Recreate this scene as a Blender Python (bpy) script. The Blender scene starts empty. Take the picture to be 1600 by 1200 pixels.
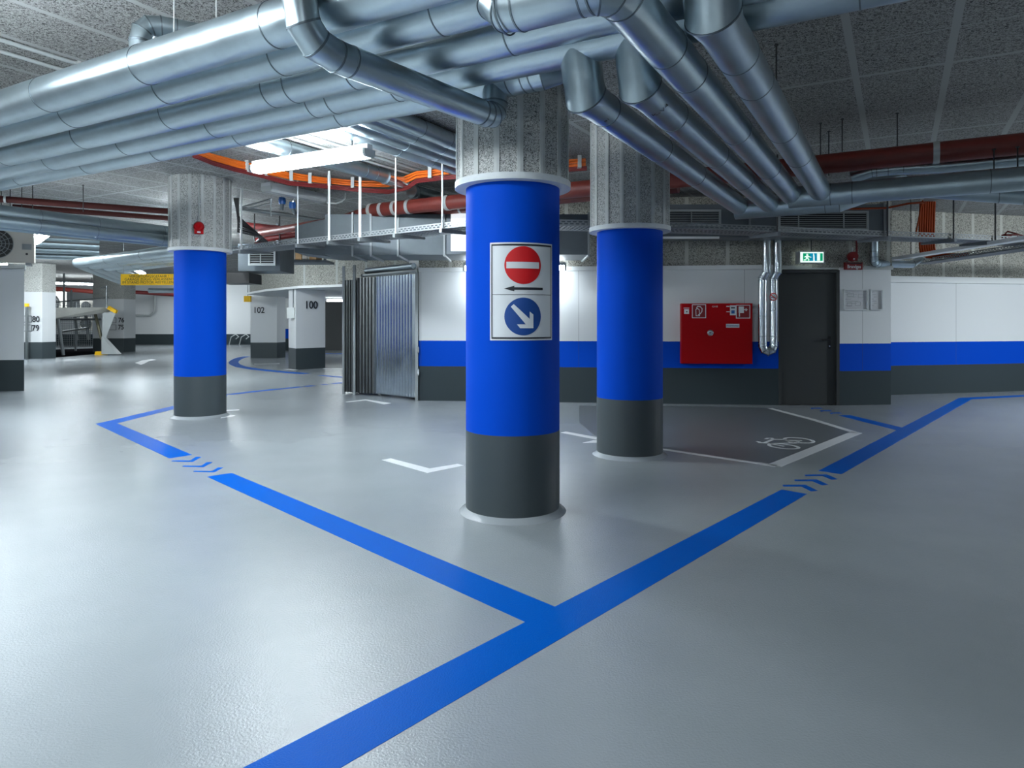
import bpy, bmesh, math, random
from mathutils import Vector, Matrix
random.seed(7)
S = bpy.context.scene
COL = S.collection
R = math.radians
# ------------------------------------------------------------------ camera, world, exposure
F = 1067.0                        # focal length in pixels of the 1600 px wide frame (24 mm lens)
CH = 1.30                         # camera height
cam = bpy.data.cameras.new('camera')
cam.sensor_width = 36.0; cam.lens = 36.0 * F / 1600.0; cam.shift_y = -100.0 / 1600.0
cam.clip_start = 0.05; cam.clip_end = 200
co = bpy.data.objects.new('camera', cam); COL.objects.link(co)
co.location = (0, 0, CH); co.rotation_euler = (R(90), 0, 0)
S.camera = co
S.view_settings.view_transform = 'Standard'; S.view_settings.look = 'None'
S.view_settings.gamma = 1.0; S.view_settings.use_curve_mapping = False
S.view_settings.exposure = 0.75
W = bpy.data.worlds.new('world'); S.world = W; W.use_nodes = True
W.node_tree.nodes['Background'].inputs[0].default_value = (0.5, 0.62, 0.7, 1)
W.node_tree.nodes['Background'].inputs[1].default_value = 0.05
LAMP_COL = (0.86, 0.95, 1.0)
CEIL = 3.20

# ------------------------------------------------------------------ measuring helpers
def P(u, v, Y): return Vector(((u - 800) / F * Y, Y, CH + (500 - v) / F * Y))
def fl(u, v):
    Y = F * CH / (v - 500.0); return Vector(((u - 800) / F * Y, Y, 0))
def pz(u, v, z):
    Y = F * (z - CH) / (500.0 - v); return Vector(((u - 800) / F * Y, Y, z))
AX = R(29.5)
E1 = Vector((math.cos(AX), -math.sin(AX), 0)); E2 = Vector((math.sin(AX), math.cos(AX), 0))
def G(p, q, z): return E1 * p + E2 * q + Vector((0, 0, z))
def pu(u, q):                     # p where the line q=const is seen at column u
    r = (u - 800) / F; return q * (E1.x * r - E2.x) / (E1.x - r * E1.y)
def qu(u, p):
    r = (u - 800) / F; return p * (E1.x - r * E1.y) / (r * E2.y - E2.x)

# ------------------------------------------------------------------ materials
def N(nt, t, **kw):
    n = nt.nodes.new(t)
    for k, v in kw.items():
        if k.startswith('i_'): n.inputs[k[2:]].default_value = v
        else: setattr(n, k, v)
    return n
def newmat(name):
    m = bpy.data.materials.new(name); m.use_nodes = True
    nt = m.node_tree; return m, nt, nt.nodes['Principled BSDF']
def c4(c): return (c[0], c[1], c[2], 1.0)
def mat(name, color, rough=0.5, metal=0.0, var=0.0, vscale=6.0, bump=0.0, bscale=60.0, spec=0.5, rvar=0.0, bdist=0.004):
    m, nt, b = newmat(name); L = nt.links.new
    b.inputs['Base Color'].default_value = c4(color); b.inputs['Roughness'].default_value = rough
    b.inputs['Metallic'].default_value = metal; b.inputs['Specular IOR Level'].default_value = spec
    tc = N(nt, 'ShaderNodeTexCoord')
    if var or rvar:
        no = N(nt, 'ShaderNodeTexNoise', i_Scale=vscale, i_Detail=5.0, i_Roughness=0.65); L(tc.outputs['Object'], no.inputs['Vector'])
        if var:
            mr = N(nt, 'ShaderNodeMapRange'); mr.inputs[1].default_value = 0.25; mr.inputs[2].default_value = 0.75
            mr.inputs[3].default_value = 1 - var; mr.inputs[4].default_value = 1 + var
            L(no.outputs['Fac'], mr.inputs[0])
            mx = N(nt, 'ShaderNodeMix', data_type='RGBA', blend_type='MULTIPLY'); mx.inputs[0].default_value = 1
            mx.inputs[6].default_value = c4(color); L(mr.outputs[0], mx.inputs[7]); L(mx.outputs[2], b.inputs['Base Color'])
        if rvar:
            m2 = N(nt, 'ShaderNodeMapRange'); m2.inputs[1].default_value = 0.25; m2.inputs[2].default_value = 0.75
            m2.inputs[3].default_value = rough - rvar; m2.inputs[4].default_value = rough + rvar
            L(no.outputs['Fac'], m2.inputs[0]); L(m2.outputs[0], b.inputs['Roughness'])
    if bump:
        nb = N(nt, 'ShaderNodeTexNoise', i_Scale=bscale, i_Detail=3.0); L(tc.outputs['Object'], nb.inputs['Vector'])
        bp = N(nt, 'ShaderNodeBump', i_Strength=bump, i_Distance=bdist); L(nb.outputs['Fac'], bp.inputs['Height']); L(bp.outputs[0], b.inputs['Normal'])
    return m
def emit(name, color, strength):
    m, nt, b = newmat(name)
    b.inputs['Base Color'].default_value = c4(color); b.inputs['Emission Color'].default_value = c4(color)
    b.inputs['Emission Strength'].default_value = strength; b.inputs['Roughness'].default_value = 0.4
    return m
def mth(nt, op, a, b=None):
    n = N(nt, 'ShaderNodeMath', operation=op)
    for i, x in enumerate((a, b)):
        if x is None: continue
        if isinstance(x, (int, float)): n.inputs[i].default_value = x
        else: nt.links.new(x, n.inputs[i])
    return n.outputs[0]
def stripe(nt, coord, off, period, width):        # 1 inside stripes of that width
    f = mth(nt, 'FRACT', mth(nt, 'DIVIDE', mth(nt, 'SUBTRACT', coord, off), period))
    return mth(nt, 'GREATER_THAN', mth(nt, 'ABSOLUTE', mth(nt, 'SUBTRACT', f, 0.5)), 0.5 - width / period / 2)
def mixc(nt, fac, a, b):
    mx = N(nt, 'ShaderNodeMix', data_type='RGBA')
    nt.links.new(fac, mx.inputs[0])
    for i, x in ((6, a), (7, b)):
        if isinstance(x, tuple): mx.inputs[i].default_value = c4(x)
        else: nt.links.new(x, mx.inputs[i])
    return mx.outputs[2]
def woodwool(name, dark, light, scale=75.0, grid=None, strip=(0.42, 0.44, 0.43)):
    m, nt, b = newmat(name); L = nt.links.new
    tc = N(nt, 'ShaderNodeTexCoord')
    no = N(nt, 'ShaderNodeTexNoise', i_Scale=scale, i_Detail=2.5, i_Roughness=0.6, i_Distortion=1.6); L(tc.outputs['Object'], no.inputs['Vector'])
    rp = N(nt, 'ShaderNodeValToRGB'); L(no.outputs['Fac'], rp.inputs[0])
    rp.color_ramp.elements[0].position = 0.40; rp.color_ramp.elements[0].color = c4(dark)
    rp.color_ramp.elements[1].position = 0.54; rp.color_ramp.elements[1].color = c4(light)
    col = rp.outputs[0]
    bp = N(nt, 'ShaderNodeBump', i_Strength=0.5, i_Distance=0.01); L(no.outputs['Fac'], bp.inputs['Height'])
    if grid:
        geo = N(nt, 'ShaderNodeNewGeometry')
        fac = None
        for (vec, off, per, wid, kind) in grid:
            d = N(nt, 'ShaderNodeVectorMath', operation='DOT_PRODUCT'); L(geo.outputs['Position'], d.inputs[0]); d.inputs[1].default_value = vec
            st = stripe(nt, d.outputs['Value'], off, per, wid)
            if kind == 'dark': col = mixc(nt, st, col, (dark[0] * .6, dark[1] * .6, dark[2] * .6))
            else: col = mixc(nt, st, col, strip); fac = st if fac is None else mth(nt, 'MAXIMUM', fac, st)
        if fac is not None: L(mth(nt, 'SUBTRACT', 0.5, mth(nt, 'MULTIPLY', fac, 0.5)), bp.inputs['Strength'])
    L(col, b.inputs['Base Color']); L(bp.outputs[0], b.inputs['Normal'])
    b.inputs['Roughness'].default_value = 0.9; b.inputs['Specular IOR Level'].default_value = 0.15
    return m
C_BLUE = (0.0, 0.060, 0.50); C_GREY = (0.042, 0.056, 0.062); C_WHITE = (0.66, 0.68, 0.69)
def painted(name, z1, z2, seam=None, white=C_WHITE):
    m, nt, b = newmat(name); L = nt.links.new
    geo = N(nt, 'ShaderNodeNewGeometry'); sp = N(nt, 'ShaderNodeSeparateXYZ'); L(geo.outputs['Position'], sp.inputs[0])
    no = N(nt, 'ShaderNodeTexNoise', i_Scale=90.0, i_Detail=3.0); L(geo.outputs['Position'], no.inputs['Vector'])
    z = mth(nt, 'ADD', sp.outputs[2], mth(nt, 'MULTIPLY', mth(nt, 'SUBTRACT', no.outputs['Fac'], 0.5), 0.008))
    g1 = mth(nt, 'GREATER_THAN', z, z1)
    col = mixc(nt, g1, C_GREY, C_BLUE if z2 > z1 else white)
    if z2 > z1: col = mixc(nt, mth(nt, 'GREATER_THAN', z, z2), col, white)
    if seam:
        col = mixc(nt, mth(nt, 'MULTIPLY', stripe(nt, sp.outputs[0], seam[0], seam[1], 0.009), 0.45), col, (0.05, 0.055, 0.065))
    L(col, b.inputs['Base Color']); b.inputs['Roughness'].default_value = 0.65; b.inputs['Specular IOR Level'].default_value = 0.08
    bp = N(nt, 'ShaderNodeBump', i_Strength=0.12, i_Distance=0.004); L(no.outputs['Fac'], bp.inputs['Height']); L(bp.outputs[0], b.inputs['Normal'])
    return m

M = {}
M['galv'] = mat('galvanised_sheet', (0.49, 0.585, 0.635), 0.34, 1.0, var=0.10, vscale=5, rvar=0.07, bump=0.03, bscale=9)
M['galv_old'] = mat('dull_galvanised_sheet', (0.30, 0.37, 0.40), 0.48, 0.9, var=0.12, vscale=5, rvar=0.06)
M['galv_dark'] = mat('galvanised_joint', (0.22, 0.26, 0.29), 0.45, 1.0)
M['galv_bright'] = mat('bright_sheet', (0.72, 0.77, 0.80), 0.22, 1.0, var=0.06, vscale=4, rvar=0.05)
M['duct'] = mat('duct_sheet', (0.105, 0.125, 0.14), 0.5, 0.45, var=0.12, vscale=3)
M['duct_dark'] = mat('dark_duct_sheet', (0.16, 0.18, 0.20), 0.5, 0.7, var=0.1, vscale=3)
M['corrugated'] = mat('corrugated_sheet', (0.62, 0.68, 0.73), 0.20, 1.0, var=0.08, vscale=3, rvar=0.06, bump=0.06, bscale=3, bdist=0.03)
M['corrugated_shaded'] = mat('shaded_corrugated_sheet', (0.16, 0.17, 0.175), 0.34, 0.9, var=0.1, vscale=4)  # left shed panels: their dark reflection is put into the sheet colour
M['post'] = mat('steel_post', (0.25, 0.27, 0.28), 0.45, 0.9)
M['tray'] = mat('tray_steel', (0.27, 0.29, 0.30), 0.5, 0.6)
M['white_steel'] = mat('white_rod', (0.75, 0.77, 0.78), 0.4)
M['pit'] = mat('pit_black', (0.006, 0.006, 0.007), 1.0, spec=0.0)
M['black'] = mat('black_paint', (0.012, 0.013, 0.015), 0.5)
M['rod'] = mat('dark_rod', (0.05, 0.052, 0.055), 0.5, 0.5)
M['blue'] = mat('blue_paint', C_BLUE, 0.62, bump=0.10, bscale=160, spec=0.06)
M['grey'] = mat('grey_paint', C_GREY, 0.48, bump=0.25, bscale=140)
M['white'] = mat('white_paint', C_WHITE, 0.55)
M['soffit'] = mat('white_soffit', (0.72, 0.74, 0.74), 0.6)
M['batten'] = mat('painted_batten', (0.47, 0.49, 0.48), 0.6, var=0.08, vscale=15)
M['collar'] = mat('painted_collar', (0.60, 0.63, 0.64), 0.6, var=0.05, vscale=20)
M['wool_col'] = woodwool('wood_wool_column', (0.10, 0.102, 0.10), (0.60, 0.61, 0.59), 115.0)
M['wool_wall'] = woodwool('wood_wool_wall', (0.10, 0.10, 0.09), (0.46, 0.45, 0.40), 60.0, grid=[((1, 0, 0), 2.70, 0.615, 0.055, 'strip')], strip=(0.50, 0.50, 0.46))
M['wool_pier'] = woodwool('wood_wool_pier', (0.18, 0.18, 0.17), (0.56, 0.57, 0.54), 60.0)
ceil_grid = [(tuple(E2), 5.27, 2.1, 0.014, 'strip'), (tuple(E1), -0.29, 0.614, 0.05, 'strip'), (tuple(E2), 5.98, 2.1, 0.05, 'strip')]
M['ceiling'] = woodwool('wood_wool_ceiling', (0.075, 0.075, 0.075), (0.38, 0.38, 0.37), 60.0, grid=ceil_grid, strip=(0.38, 0.385, 0.385))
M['red_pipe'] = mat('red_brown_pipe', (0.165, 0.026, 0.019), 0.45, var=0.15, vscale=8)
M['red_old'] = mat('old_red_pipe', (0.060, 0.014, 0.012), 0.6, spec=0.2)
M['dark_red'] = mat('dark_red_cable', (0.17, 0.012, 0.012), 0.5)
M['orange'] = mat('orange_cable', (0.75, 0.15, 0.010), 0.45)
M['orange_dark'] = mat('orange_brown_cable', (0.30, 0.045, 0.010), 0.5, spec=0.2)
M['red'] = mat('red_enamel', (0.38, 0.002, 0.005), 0.5, spec=0.12)
M['red_dark'] = mat('red_label', (0.20, 0.004, 0.006), 0.45)
M['sign_red'] = mat('sign_red', (0.60, 0.004, 0.008), 0.45)
M['sign_white'] = mat('sign_white', (0.66, 0.69, 0.71), 0.4)
M['sign_blue'] = mat('sign_blue', (0.006, 0.06, 0.27), 0.45)
M['sign_black'] = mat('sign_black', (0.012, 0.015, 0.022), 0.5)
M['yellow'] = mat('sign_yellow', (0.90, 0.52, 0.008), 0.5)
M['door'] = mat('dark_door', (0.042, 0.046, 0.046), 0.42, bump=0.08, bscale=150)
M['beige'] = mat('beige_casing', (0.42, 0.40, 0.36), 0.5)
M['dark_grille'] = mat('dark_grille', (0.03, 0.03, 0.03), 0.5, 0.3)
M['valve_blue'] = mat('valve_blue', (0.01, 0.09, 0.32), 0.4)
M['chrome'] = mat('chrome', (0.8, 0.82, 0.83), 0.15, 1.0)
M['paper'] = mat('paper', (0.50, 0.51, 0.53), 0.6, var=0.10, vscale=40)
M['frame_grey'] = mat('grey_frame', (0.45, 0.48, 0.48), 0.4, 0.2)
M['wood'] = mat('pale_wood', (0.45, 0.27, 0.12), 0.6, var=0.15, vscale=10)
M['deck'] = mat('platform_steel', (0.40, 0.40, 0.37), 0.5, 0.3, var=0.1, vscale=4)
M['olive'] = mat('olive_steel', (0.16, 0.15, 0.10), 0.5, 0.4)
M['line_blue'] = mat('floor_line_blue', (0.0, 0.095, 0.46), 0.40, spec=0.04, bump=0.45, bscale=150, bdist=0.003)
M['line_white'] = mat('floor_line_white', (0.70, 0.72, 0.73), 0.35, bump=0.3, bscale=150, bdist=0.003)
M['line_grey'] = mat('floor_patch_grey', (0.135, 0.150, 0.160), 0.32, bump=0.35, bscale=140, bdist=0.003)
M['lit_white'] = emit('lit_white_panel', (0.95, 0.98, 1.0), 0.45)
M['exit_white'] = emit('exit_lit_white', (0.85, 1.0, 0.92), 0.55)
M['exit_green'] = emit('exit_lit_green', (0.0, 0.42, 0.20), 0.35)
M['exit_blue'] = emit('exit_lit_teal', (0.0, 0.33, 0.55), 0.35)
M['lamp_body'] = mat('lamp_housing', (0.55, 0.57, 0.58), 0.5)
def floor_mat():
    m, nt, b = newmat('coated_floor'); L = nt.links.new
    tc = N(nt, 'ShaderNodeTexCoord')
    n1 = N(nt, 'ShaderNodeTexNoise', i_Scale=0.7, i_Detail=5.0, i_Roughness=0.6); L(tc.outputs['Object'], n1.inputs['Vector'])
    rp = N(nt, 'ShaderNodeValToRGB'); L(n1.outputs['Fac'], rp.inputs[0])
    rp.color_ramp.elements[0].position = 0.3; rp.color_ramp.elements[0].color = c4((0.275, 0.305, 0.325))
    rp.color_ramp.elements[1].position = 0.7; rp.color_ramp.elements[1].color = c4((0.325, 0.355, 0.375))
    L(rp.outputs[0], b.inputs['Base Color'])
    n2 = N(nt, 'ShaderNodeTexNoise', i_Scale=110.0, i_Detail=3.0, i_Roughness=0.6); L(tc.outputs['Object'], n2.inputs['Vector'])
    bp = N(nt, 'ShaderNodeBump', i_Strength=0.65, i_Distance=0.003); L(n2.outputs['Fac'], bp.inputs['Height']); L(bp.outputs[0], b.inputs['Normal'])
    b.inputs['Roughness'].default_value = 0.19
    return m
M['floor'] = floor_mat()

# ------------------------------------------------------------------ mesh helpers
class MB:
    def __init__(s): s.v = []; s.f = []
    def add(s, vs, fs, mtx=None):
        o = len(s.v)
        s.v += [(mtx @ Vector(x)) if mtx is not None else Vector(x) for x in vs]
        s.f += [tuple(i + o for i in f) for f in fs]; return s
    def box(s, lo, hi, mtx=None):
        x0, y0, z0 = lo; x1, y1, z1 = hi
        return s.add([(x0, y0, z0), (x1, y0, z0), (x1, y1, z0), (x0, y1, z0), (x0, y0, z1), (x1, y0, z1), (x1, y1, z1), (x0, y1, z1)],
                     [(0, 3, 2, 1), (4, 5, 6, 7), (0, 1, 5, 4), (1, 2, 6, 5), (2, 3, 7, 6), (3, 0, 4, 7)], mtx)
    def prism(s, poly, z0, z1, mtx=None):
        n = len(poly)
        vs = [(x, y, z0) for x, y in poly] + [(x, y, z1) for x, y in poly]
        fs = [tuple(range(n - 1, -1, -1)), tuple(range(n, 2 * n))] + [(i, (i + 1) % n, n + (i + 1) % n, n + i) for i in range(n)]
        return s.add(vs, fs, mtx)
    def lathe(s, prof, n=40, mtx=None, a0=0.0):
        vs = []; fs = []; k = len(prof)
        for i in range(n):
            a = a0 + 2 * math.pi * i / n
            vs += [(r * math.cos(a), r * math.sin(a), z) for r, z in prof]
        for i in range(n):
            j = (i + 1) % n
            for t in range(k - 1): fs.append((i * k + t, j * k + t, j * k + t + 1, i * k + t + 1))
        if prof[0][0] > 1e-6 and prof[0] != prof[-1]:
            fs.append(tuple(i * k for i in range(n))[::-1]); fs.append(tuple(i * k + k - 1 for i in range(n)))
        return s.add(vs, fs, mtx)
    def tube(s, path, r, n=24, radii=None):
        pts = [Vector(p) for p in path]; m = len(pts)
        d = [(pts[i + 1] - pts[i]).normalized() for i in range(m - 1)]
        up = Vector((0, 0, 1)) if abs(d[0].z) < 0.9 else Vector((1, 0, 0))
        a = d[0].cross(up).normalized(); b = a.cross(d[0]).normalized()
        vs = []; fs = []
        for i in range(m):
            dir_ = d[max(0, i - 1)]
            if 0 < i < m - 1: nrm = (d[i - 1] + d[i]).normalized()
            else: nrm = d[0] if i == 0 else d[-1]
            rr = radii[i] if radii else r
            for k in range(n):
                t = 2 * math.pi * k / n
                o = (a * math.cos(t) + b * math.sin(t)) * rr
                o = o - dir_ * (o.dot(nrm) / max(0.2, dir_.dot(nrm)))
                vs.append(pts[i] + o)
            if 0 < i < m - 1:
                q = d[i - 1].rotation_difference(d[i]); a = q @ a; b = q @ b
        for i in range(m - 1):
            for k in range(n):
                l = (k + 1) % n; fs.append((i * n + k, i * n + l, (i + 1) * n + l, (i + 1) * n + k))
        fs.append(tuple(range(n))[::-1]); fs.append(tuple((m - 1) * n + k for k in range(n)))
        return s.add(vs, fs)
    def mitre_ring(s, v, d0, d1, r, n, w):
        up = Vector((0, 0, 1)) if abs(d0.z) < 0.9 else Vector((1, 0, 0))
        a = d0.cross(up).normalized(); b = a.cross(d0).normalized(); nm = (d0 + d1).normalized(); vs = []; fs = []
        for rad, off in ((r - 0.005, -w / 2), (r, -w / 2), (r, w / 2), (r - 0.005, w / 2)):
            for k in range(n):
                t = 2 * math.pi * k / n; o = (a * math.cos(t) + b * math.sin(t)) * rad
                vs.append(v + o - d0 * (o.dot(nm) / d0.dot(nm)) + nm * off)
        for j in range(4):
            for k in range(n):
                l = (k + 1) % n; m = (j + 1) % 4; fs.append((j * n + k, j * n + l, m * n + l, m * n + k))
        return s.add(vs, fs)
    def build(s, name, mt, parent=None, local=False, sharp=32):
        vs = s.v
        if parent is not None and not local:
            inv = ROOT[parent.name].inverted(); vs = [inv @ x for x in vs]
        me = bpy.data.meshes.new(name); me.from_pydata([tuple(x) for x in vs], [], s.f)
        bm = bmesh.new(); bm.from_mesh(me); bmesh.ops.recalc_face_normals(bm, faces=bm.faces[:]); bm.to_mesh(me); bm.free()
        return link(name, me, mt, parent, sharp)
ROOT = {}
def link(name, me, mt, parent=None, sharp=32):
    if sharp:
        for p in me.polygons: p.use_smooth = True
        me.set_sharp_from_angle(angle=R(sharp))
    me.materials.clear(); me.materials.append(M[mt] if isinstance(mt, str) else mt)
    o = bpy.data.objects.new(name, me); COL.objects.link(o)
    if parent is not None:
        o.parent = parent; ROOT[o.name] = ROOT[parent.name]
    else: ROOT[o.name] = Matrix.Identity(4)
    return o
def tag(o, label, cat, group=None, kind=None):
    if label: o['label'] = label
    if cat: o['category'] = cat
    if group: o['group'] = group
    if kind: o['kind'] = kind
    return o
def thing(name, label, cat, loc=(0, 0, 0), group=None, mtx=None):
    o = bpy.data.objects.new(name, None); o.empty_display_size = 0.1; COL.objects.link(o)
    m = mtx if mtx is not None else Matrix.Translation(Vector(loc))
    o.matrix_world = m; ROOT[o.name] = m.copy()
    return tag(o, label, cat, group)
def struct(o): o['kind'] = 'structure'; return o
def copy_tree(root, loc, label=None):                 # a copy of a thing with copies of its parts and sub-parts
    r = root.copy(); COL.objects.link(r); r.location = loc; ROOT[r.name] = Matrix.Translation(Vector(loc))
    if label: r['label'] = label
    for ch in [o for o in COL.objects if o.parent == root]:
        c = ch.copy(); COL.objects.link(c); c.parent = r
        for g in [o for o in COL.objects if o.parent == ch]:
            d = g.copy(); COL.objects.link(d); d.parent = c
    return r
def frame(origin, right):                                # x right, y up, z towards the viewer
    r = Vector(right).normalized(); u = Vector((0, 0, 1)); o = r.cross(u)
    m = Matrix((r, u, o)).transposed().to_4x4(); m.translation = Vector(origin); return m
def rect(x0, y0, x1, y1): return [(x0, y0), (x1, y0), (x1, y1), (x0, y1)]
def circ(cx, cy, r, n=32, ry=None): return [(cx + r * math.cos(2 * math.pi * i / n), cy + (ry or r) * math.sin(2 * math.pi * i / n)) for i in range(n)]
def ringpoly(mb, outer, inner, z0, z1, mtx=None):
    n = len(outer)
    vs = [(x, y, z0) for x, y in outer] + [(x, y, z0) for x, y in inner] + [(x, y, z1) for x, y in outer] + [(x, y, z1) for x, y in inner]
    fs = []
    for i in range(n):
        j = (i + 1) % n
        fs += [(2 * n + i, 2 * n + j, 3 * n + j, 3 * n + i), (i, n + i, n + j, j), (i, j, 2 * n + j, 2 * n + i), (n + i, 3 * n + i, 3 * n + j, n + j)]
    return mb.add(vs, fs, mtx)
def fillet(pts, rad, nseg):                              # replaces corners by segmented bends
    pts = [Vector(p) for p in pts]; out = [pts[0]]
    for i in range(1, len(pts) - 1):
        a = (pts[i - 1] - pts[i]).normalized(); b = (pts[i + 1] - pts[i]).normalized()
        ang = a.angle(b); t = rad / math.tan(ang / 2)
        t = min(t, 0.48 * (pts[i - 1] - pts[i]).length, 0.48 * (pts[i + 1] - pts[i]).length)
        s, e = pts[i] + a * t, pts[i] + b * t
        for k in range(nseg + 1):
            w = k / nseg; out.append((s * (1 - w) + pts[i] * w) * (1 - w) + (pts[i] * (1 - w) + e * w) * w)
    out.append(pts[-1]); return out
def text_mesh(body, size, align='CENTER', extrude=0.001, bold=0.0):
    cu = bpy.data.curves.new('lettering', 'FONT'); cu.body = body; cu.size = size; cu.align_x = align; cu.align_y = 'CENTER'; cu.extrude = extrude; cu.offset = bold * size
    ob = bpy.data.objects.new('lettering', cu); COL.objects.link(ob)
    dg = bpy.context.evaluated_depsgraph_get(); dg.update()
    me = bpy.data.meshes.new_from_object(ob.evaluated_get(dg))
    bpy.data.objects.remove(ob); bpy.data.curves.remove(cu); return me
def text(name, body, size, mt, parent, local_mtx, extrude=0.001, sx=1.0, bold=0.0):
    me = text_mesh(body, size, 'CENTER', extrude, bold); me.transform(local_mtx @ Matrix.Diagonal((sx, 1, 1, 1)))
    return link(name, me, mt, parent, 0)
def wrap_poly(name, polys, mt, parent, cx, cy, zc, Rr, off, ang0, thick=0.0, step=0.015):
    bm = bmesh.new()
    for poly in polys:
        f = bm.faces.new([bm.verts.new((x, y, 0)) for x, y in poly])
    wrap_bm(bm, cx, cy, zc, Rr, off, ang0, step)
    me = bpy.data.meshes.new(name); bm.to_mesh(me); bm.free()
    inv = ROOT[parent.name].inverted(); me.transform(inv)
    return link(name, me, mt, parent, 0)
def wrap_bm(bm, cx, cy, zc, Rr, off, ang0, step):
    xs = [v.co.x for v in bm.verts]; x = math.floor(min(xs) / step) * step
    while x < max(xs):
        bmesh.ops.bisect_plane(bm, geom=bm.verts[:] + bm.edges[:] + bm.faces[:], plane_co=(x, 0, 0), plane_no=(1, 0, 0)); x += step
    for v in bm.verts:
        a = ang0 + v.co.x / Rr; rr = Rr + off + v.co.z
        v.co = (cx + rr * math.sin(a), cy - rr * math.cos(a), zc + v.co.y)
    bmesh.ops.recalc_face_normals(bm, faces=bm.faces[:])

# ------------------------------------------------------------------ setting: floor, ceiling, walls
struct(MB().box((-34, -12, -0.3), (18, 40, 0)).build('floor', 'floor', sharp=0))
struct(MB().box((-34, -12, CEIL), (18, 40, CEIL + 0.3)).build('ceiling', 'ceiling', sharp=0))
def wall(name, pts, z0, z1, th, mt):
    mb = MB()
    for (x0, y0), (x1, y1) in zip(pts[:-1], pts[1:]):
        d = Vector((x1 - x0, y1 - y0)).normalized(); n = Vector((-d.y, d.x)) * th
        mb.prism([(x0, y0), (x1, y1), (x1 + n.x, y1 + n.y), (x0 + n.x, y0 + n.y)], z0, z1)
    return struct(mb.build(name, mt, sharp=0))
def wy(x): return 11.02 - 0.1059 * (x + 1.5)
pw_back = painted('painted_wall_back', 0.556, 0.968, (1.05, 1.26))
wall('wall_back', [(-1.5, wy(-1.5)), (4.07, wy(4.07))], 0, 2.10, 0.35, pw_back)
wall('wall_back_upper', [(-1.5, wy(-1.5) - 0.02), (4.07, wy(4.07) - 0.02), (4.98, 10.40), (5.83, 10.48)], 2.10, CEIL, 0.40, M['wool_wall'])
wall('trim_1', [(-1.5, wy(-1.5) - 0.05), (4.07, wy(4.07) - 0.05)], 2.075, 2.14, 0.05, M['soffit'])
pw_pier = painted('painted_wall_pier', 0.522, 0.94, (5.36, 3.0))
struct(MB().prism([(4.985, 10.40), (5.82, 10.49), (5.86, 12.0), (4.985, 12.0)], 0, 2.10).build('wall_pier', pw_pier, sharp=0))
wall('trim_2', [(4.0, 10.385), (5.84, 10.455)], 2.07, 2.13, 0.05, M['batten'])
wr = [(5.80, 11.68), (6.59, 11.85), (8.0, 12.17), (9.4, 12.52), (11.5, 13.15), (14.0, 14.0)]
wall('wall_right', wr, 0, 2.0, 0.3, painted('painted_wall_right', 0.507, 0.915, (7.9, 3.0)))
wall('wall_right_upper', [(x, y - 0.03) for x, y in wr], 2.0, CEIL, 0.35, M['wool_wall'])
wall('trim_3', [(x, y - 0.06) for x, y in wr], 1.955, 2.06, 0.06, M['soffit'])
wall('wall_side', [(14.0, 14.0), tuple(G(9.6, 10.5, 0).xy), tuple(G(9.6, -7, 0).xy)], 0, CEIL, 0.3, painted('painted_wall_side', 0.52, 0.93))
wall('wall_behind', [tuple(G(9.6, -7, 0).xy), tuple(G(-12, -7, 0).xy)], 0, CEIL, 0.3, painted('painted_wall_behind', 0.52, 0.52))
wall('wall_left', [tuple(G(-12, -7, 0).xy), tuple(G(-12, 4.5, 0).xy), (-10.02, 12.5), (-10.08, 13.2), (-31, 37.0)], 0, CEIL, 0.3, painted('painted_wall_left', 0.56, 0.56))
wall('wall_far', [(-31, 36.2), (-10.6, 36.2)], 0, CEIL, 0.3, painted('painted_wall_far', 0.55, 0.55))
wall('wall_corridor', [(-10.6, 29.2), (-2.3, 29.0)], 0, CEIL, 0.3, painted('painted_wall_corridor', 0.51, 0.92))
wall('wall_corridor_side', [(-10.6, 36.2), (-10.6, 29.2)], 0, CEIL, 0.3, painted('painted_wall_corner', 0.51, 0.51))
wall('wall_hidden', [(-2.3, 29.0), (-1.9, 12.6), (-1.5, wy(-1.5))], 0, CEIL, 0.3, painted('painted_wall_hidden', 0.556, 0.968))
# lowered ceiling (bulkhead) over the corridor with bay 100 and bay 102
bh = [(-8.37, 21.8), (-6.9, 19.4), (-5.4, 17.5), (-4.1, 16.7), (-2.5, 16.3), (-2.5, 28.8), (-8.37, 28.8)]
struct(MB().prism(bh, 2.17, CEIL).build('ceiling_bulkhead', woodwool('wood_wool_bulkhead', (0.13, 0.13, 0.12), (0.44, 0.44, 0.40), 45.0, grid=[((1, 0.6, 0), 0.2, 0.62, 0.04, 'strip')]), sharp=0))
struct(MB().prism([(x - 0.06 if i < 5 else x, y - 0.10 if i < 5 else y) for i, (x, y) in enumerate(bh)], 2.11, 2.17).build('ceiling_soffit', 'soffit', sharp=0))

# door beside the fire cabinet
dm = frame((4.53, 10.425, 0), (0.91, -0.03, 0))
d = thing('door_1', None, None, mtx=dm); d['kind'] = 'structure'
ringpoly(MB(), rect(-0.46, -0.0, 0.46, 2.06), rect(-0.415, 0.004, 0.415, 2.02), -0.12, 0.012).build('door_frame', 'door', d, True, 0)
MB().box((-0.415, 0.006, -0.10), (0.415, 2.02, -0.05)).build('door_leaf', 'door', d, True, 0)
h = MB().tube([(0.33, 1.0, -0.05), (0.33, 1.0, -0.005), (0.20, 1.0, -0.005)], 0.011, 10).build('door_handle', 'black', d, True)
MB().box((0.312, 0.86, -0.05), (0.348, 1.05, -0.044)).build('handle_plate', 'black', h, True)
MB().lathe([(0, 0), (0.012, 0), (0.012, 0.008), (0, 0.008)], 16, Matrix.Translation((0.33, 0.90, -0.045))).build('lock_cylinder', 'chrome', h, True)
dm = frame((-7.3, 28.95, 0), (1, 0, 0))
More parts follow.
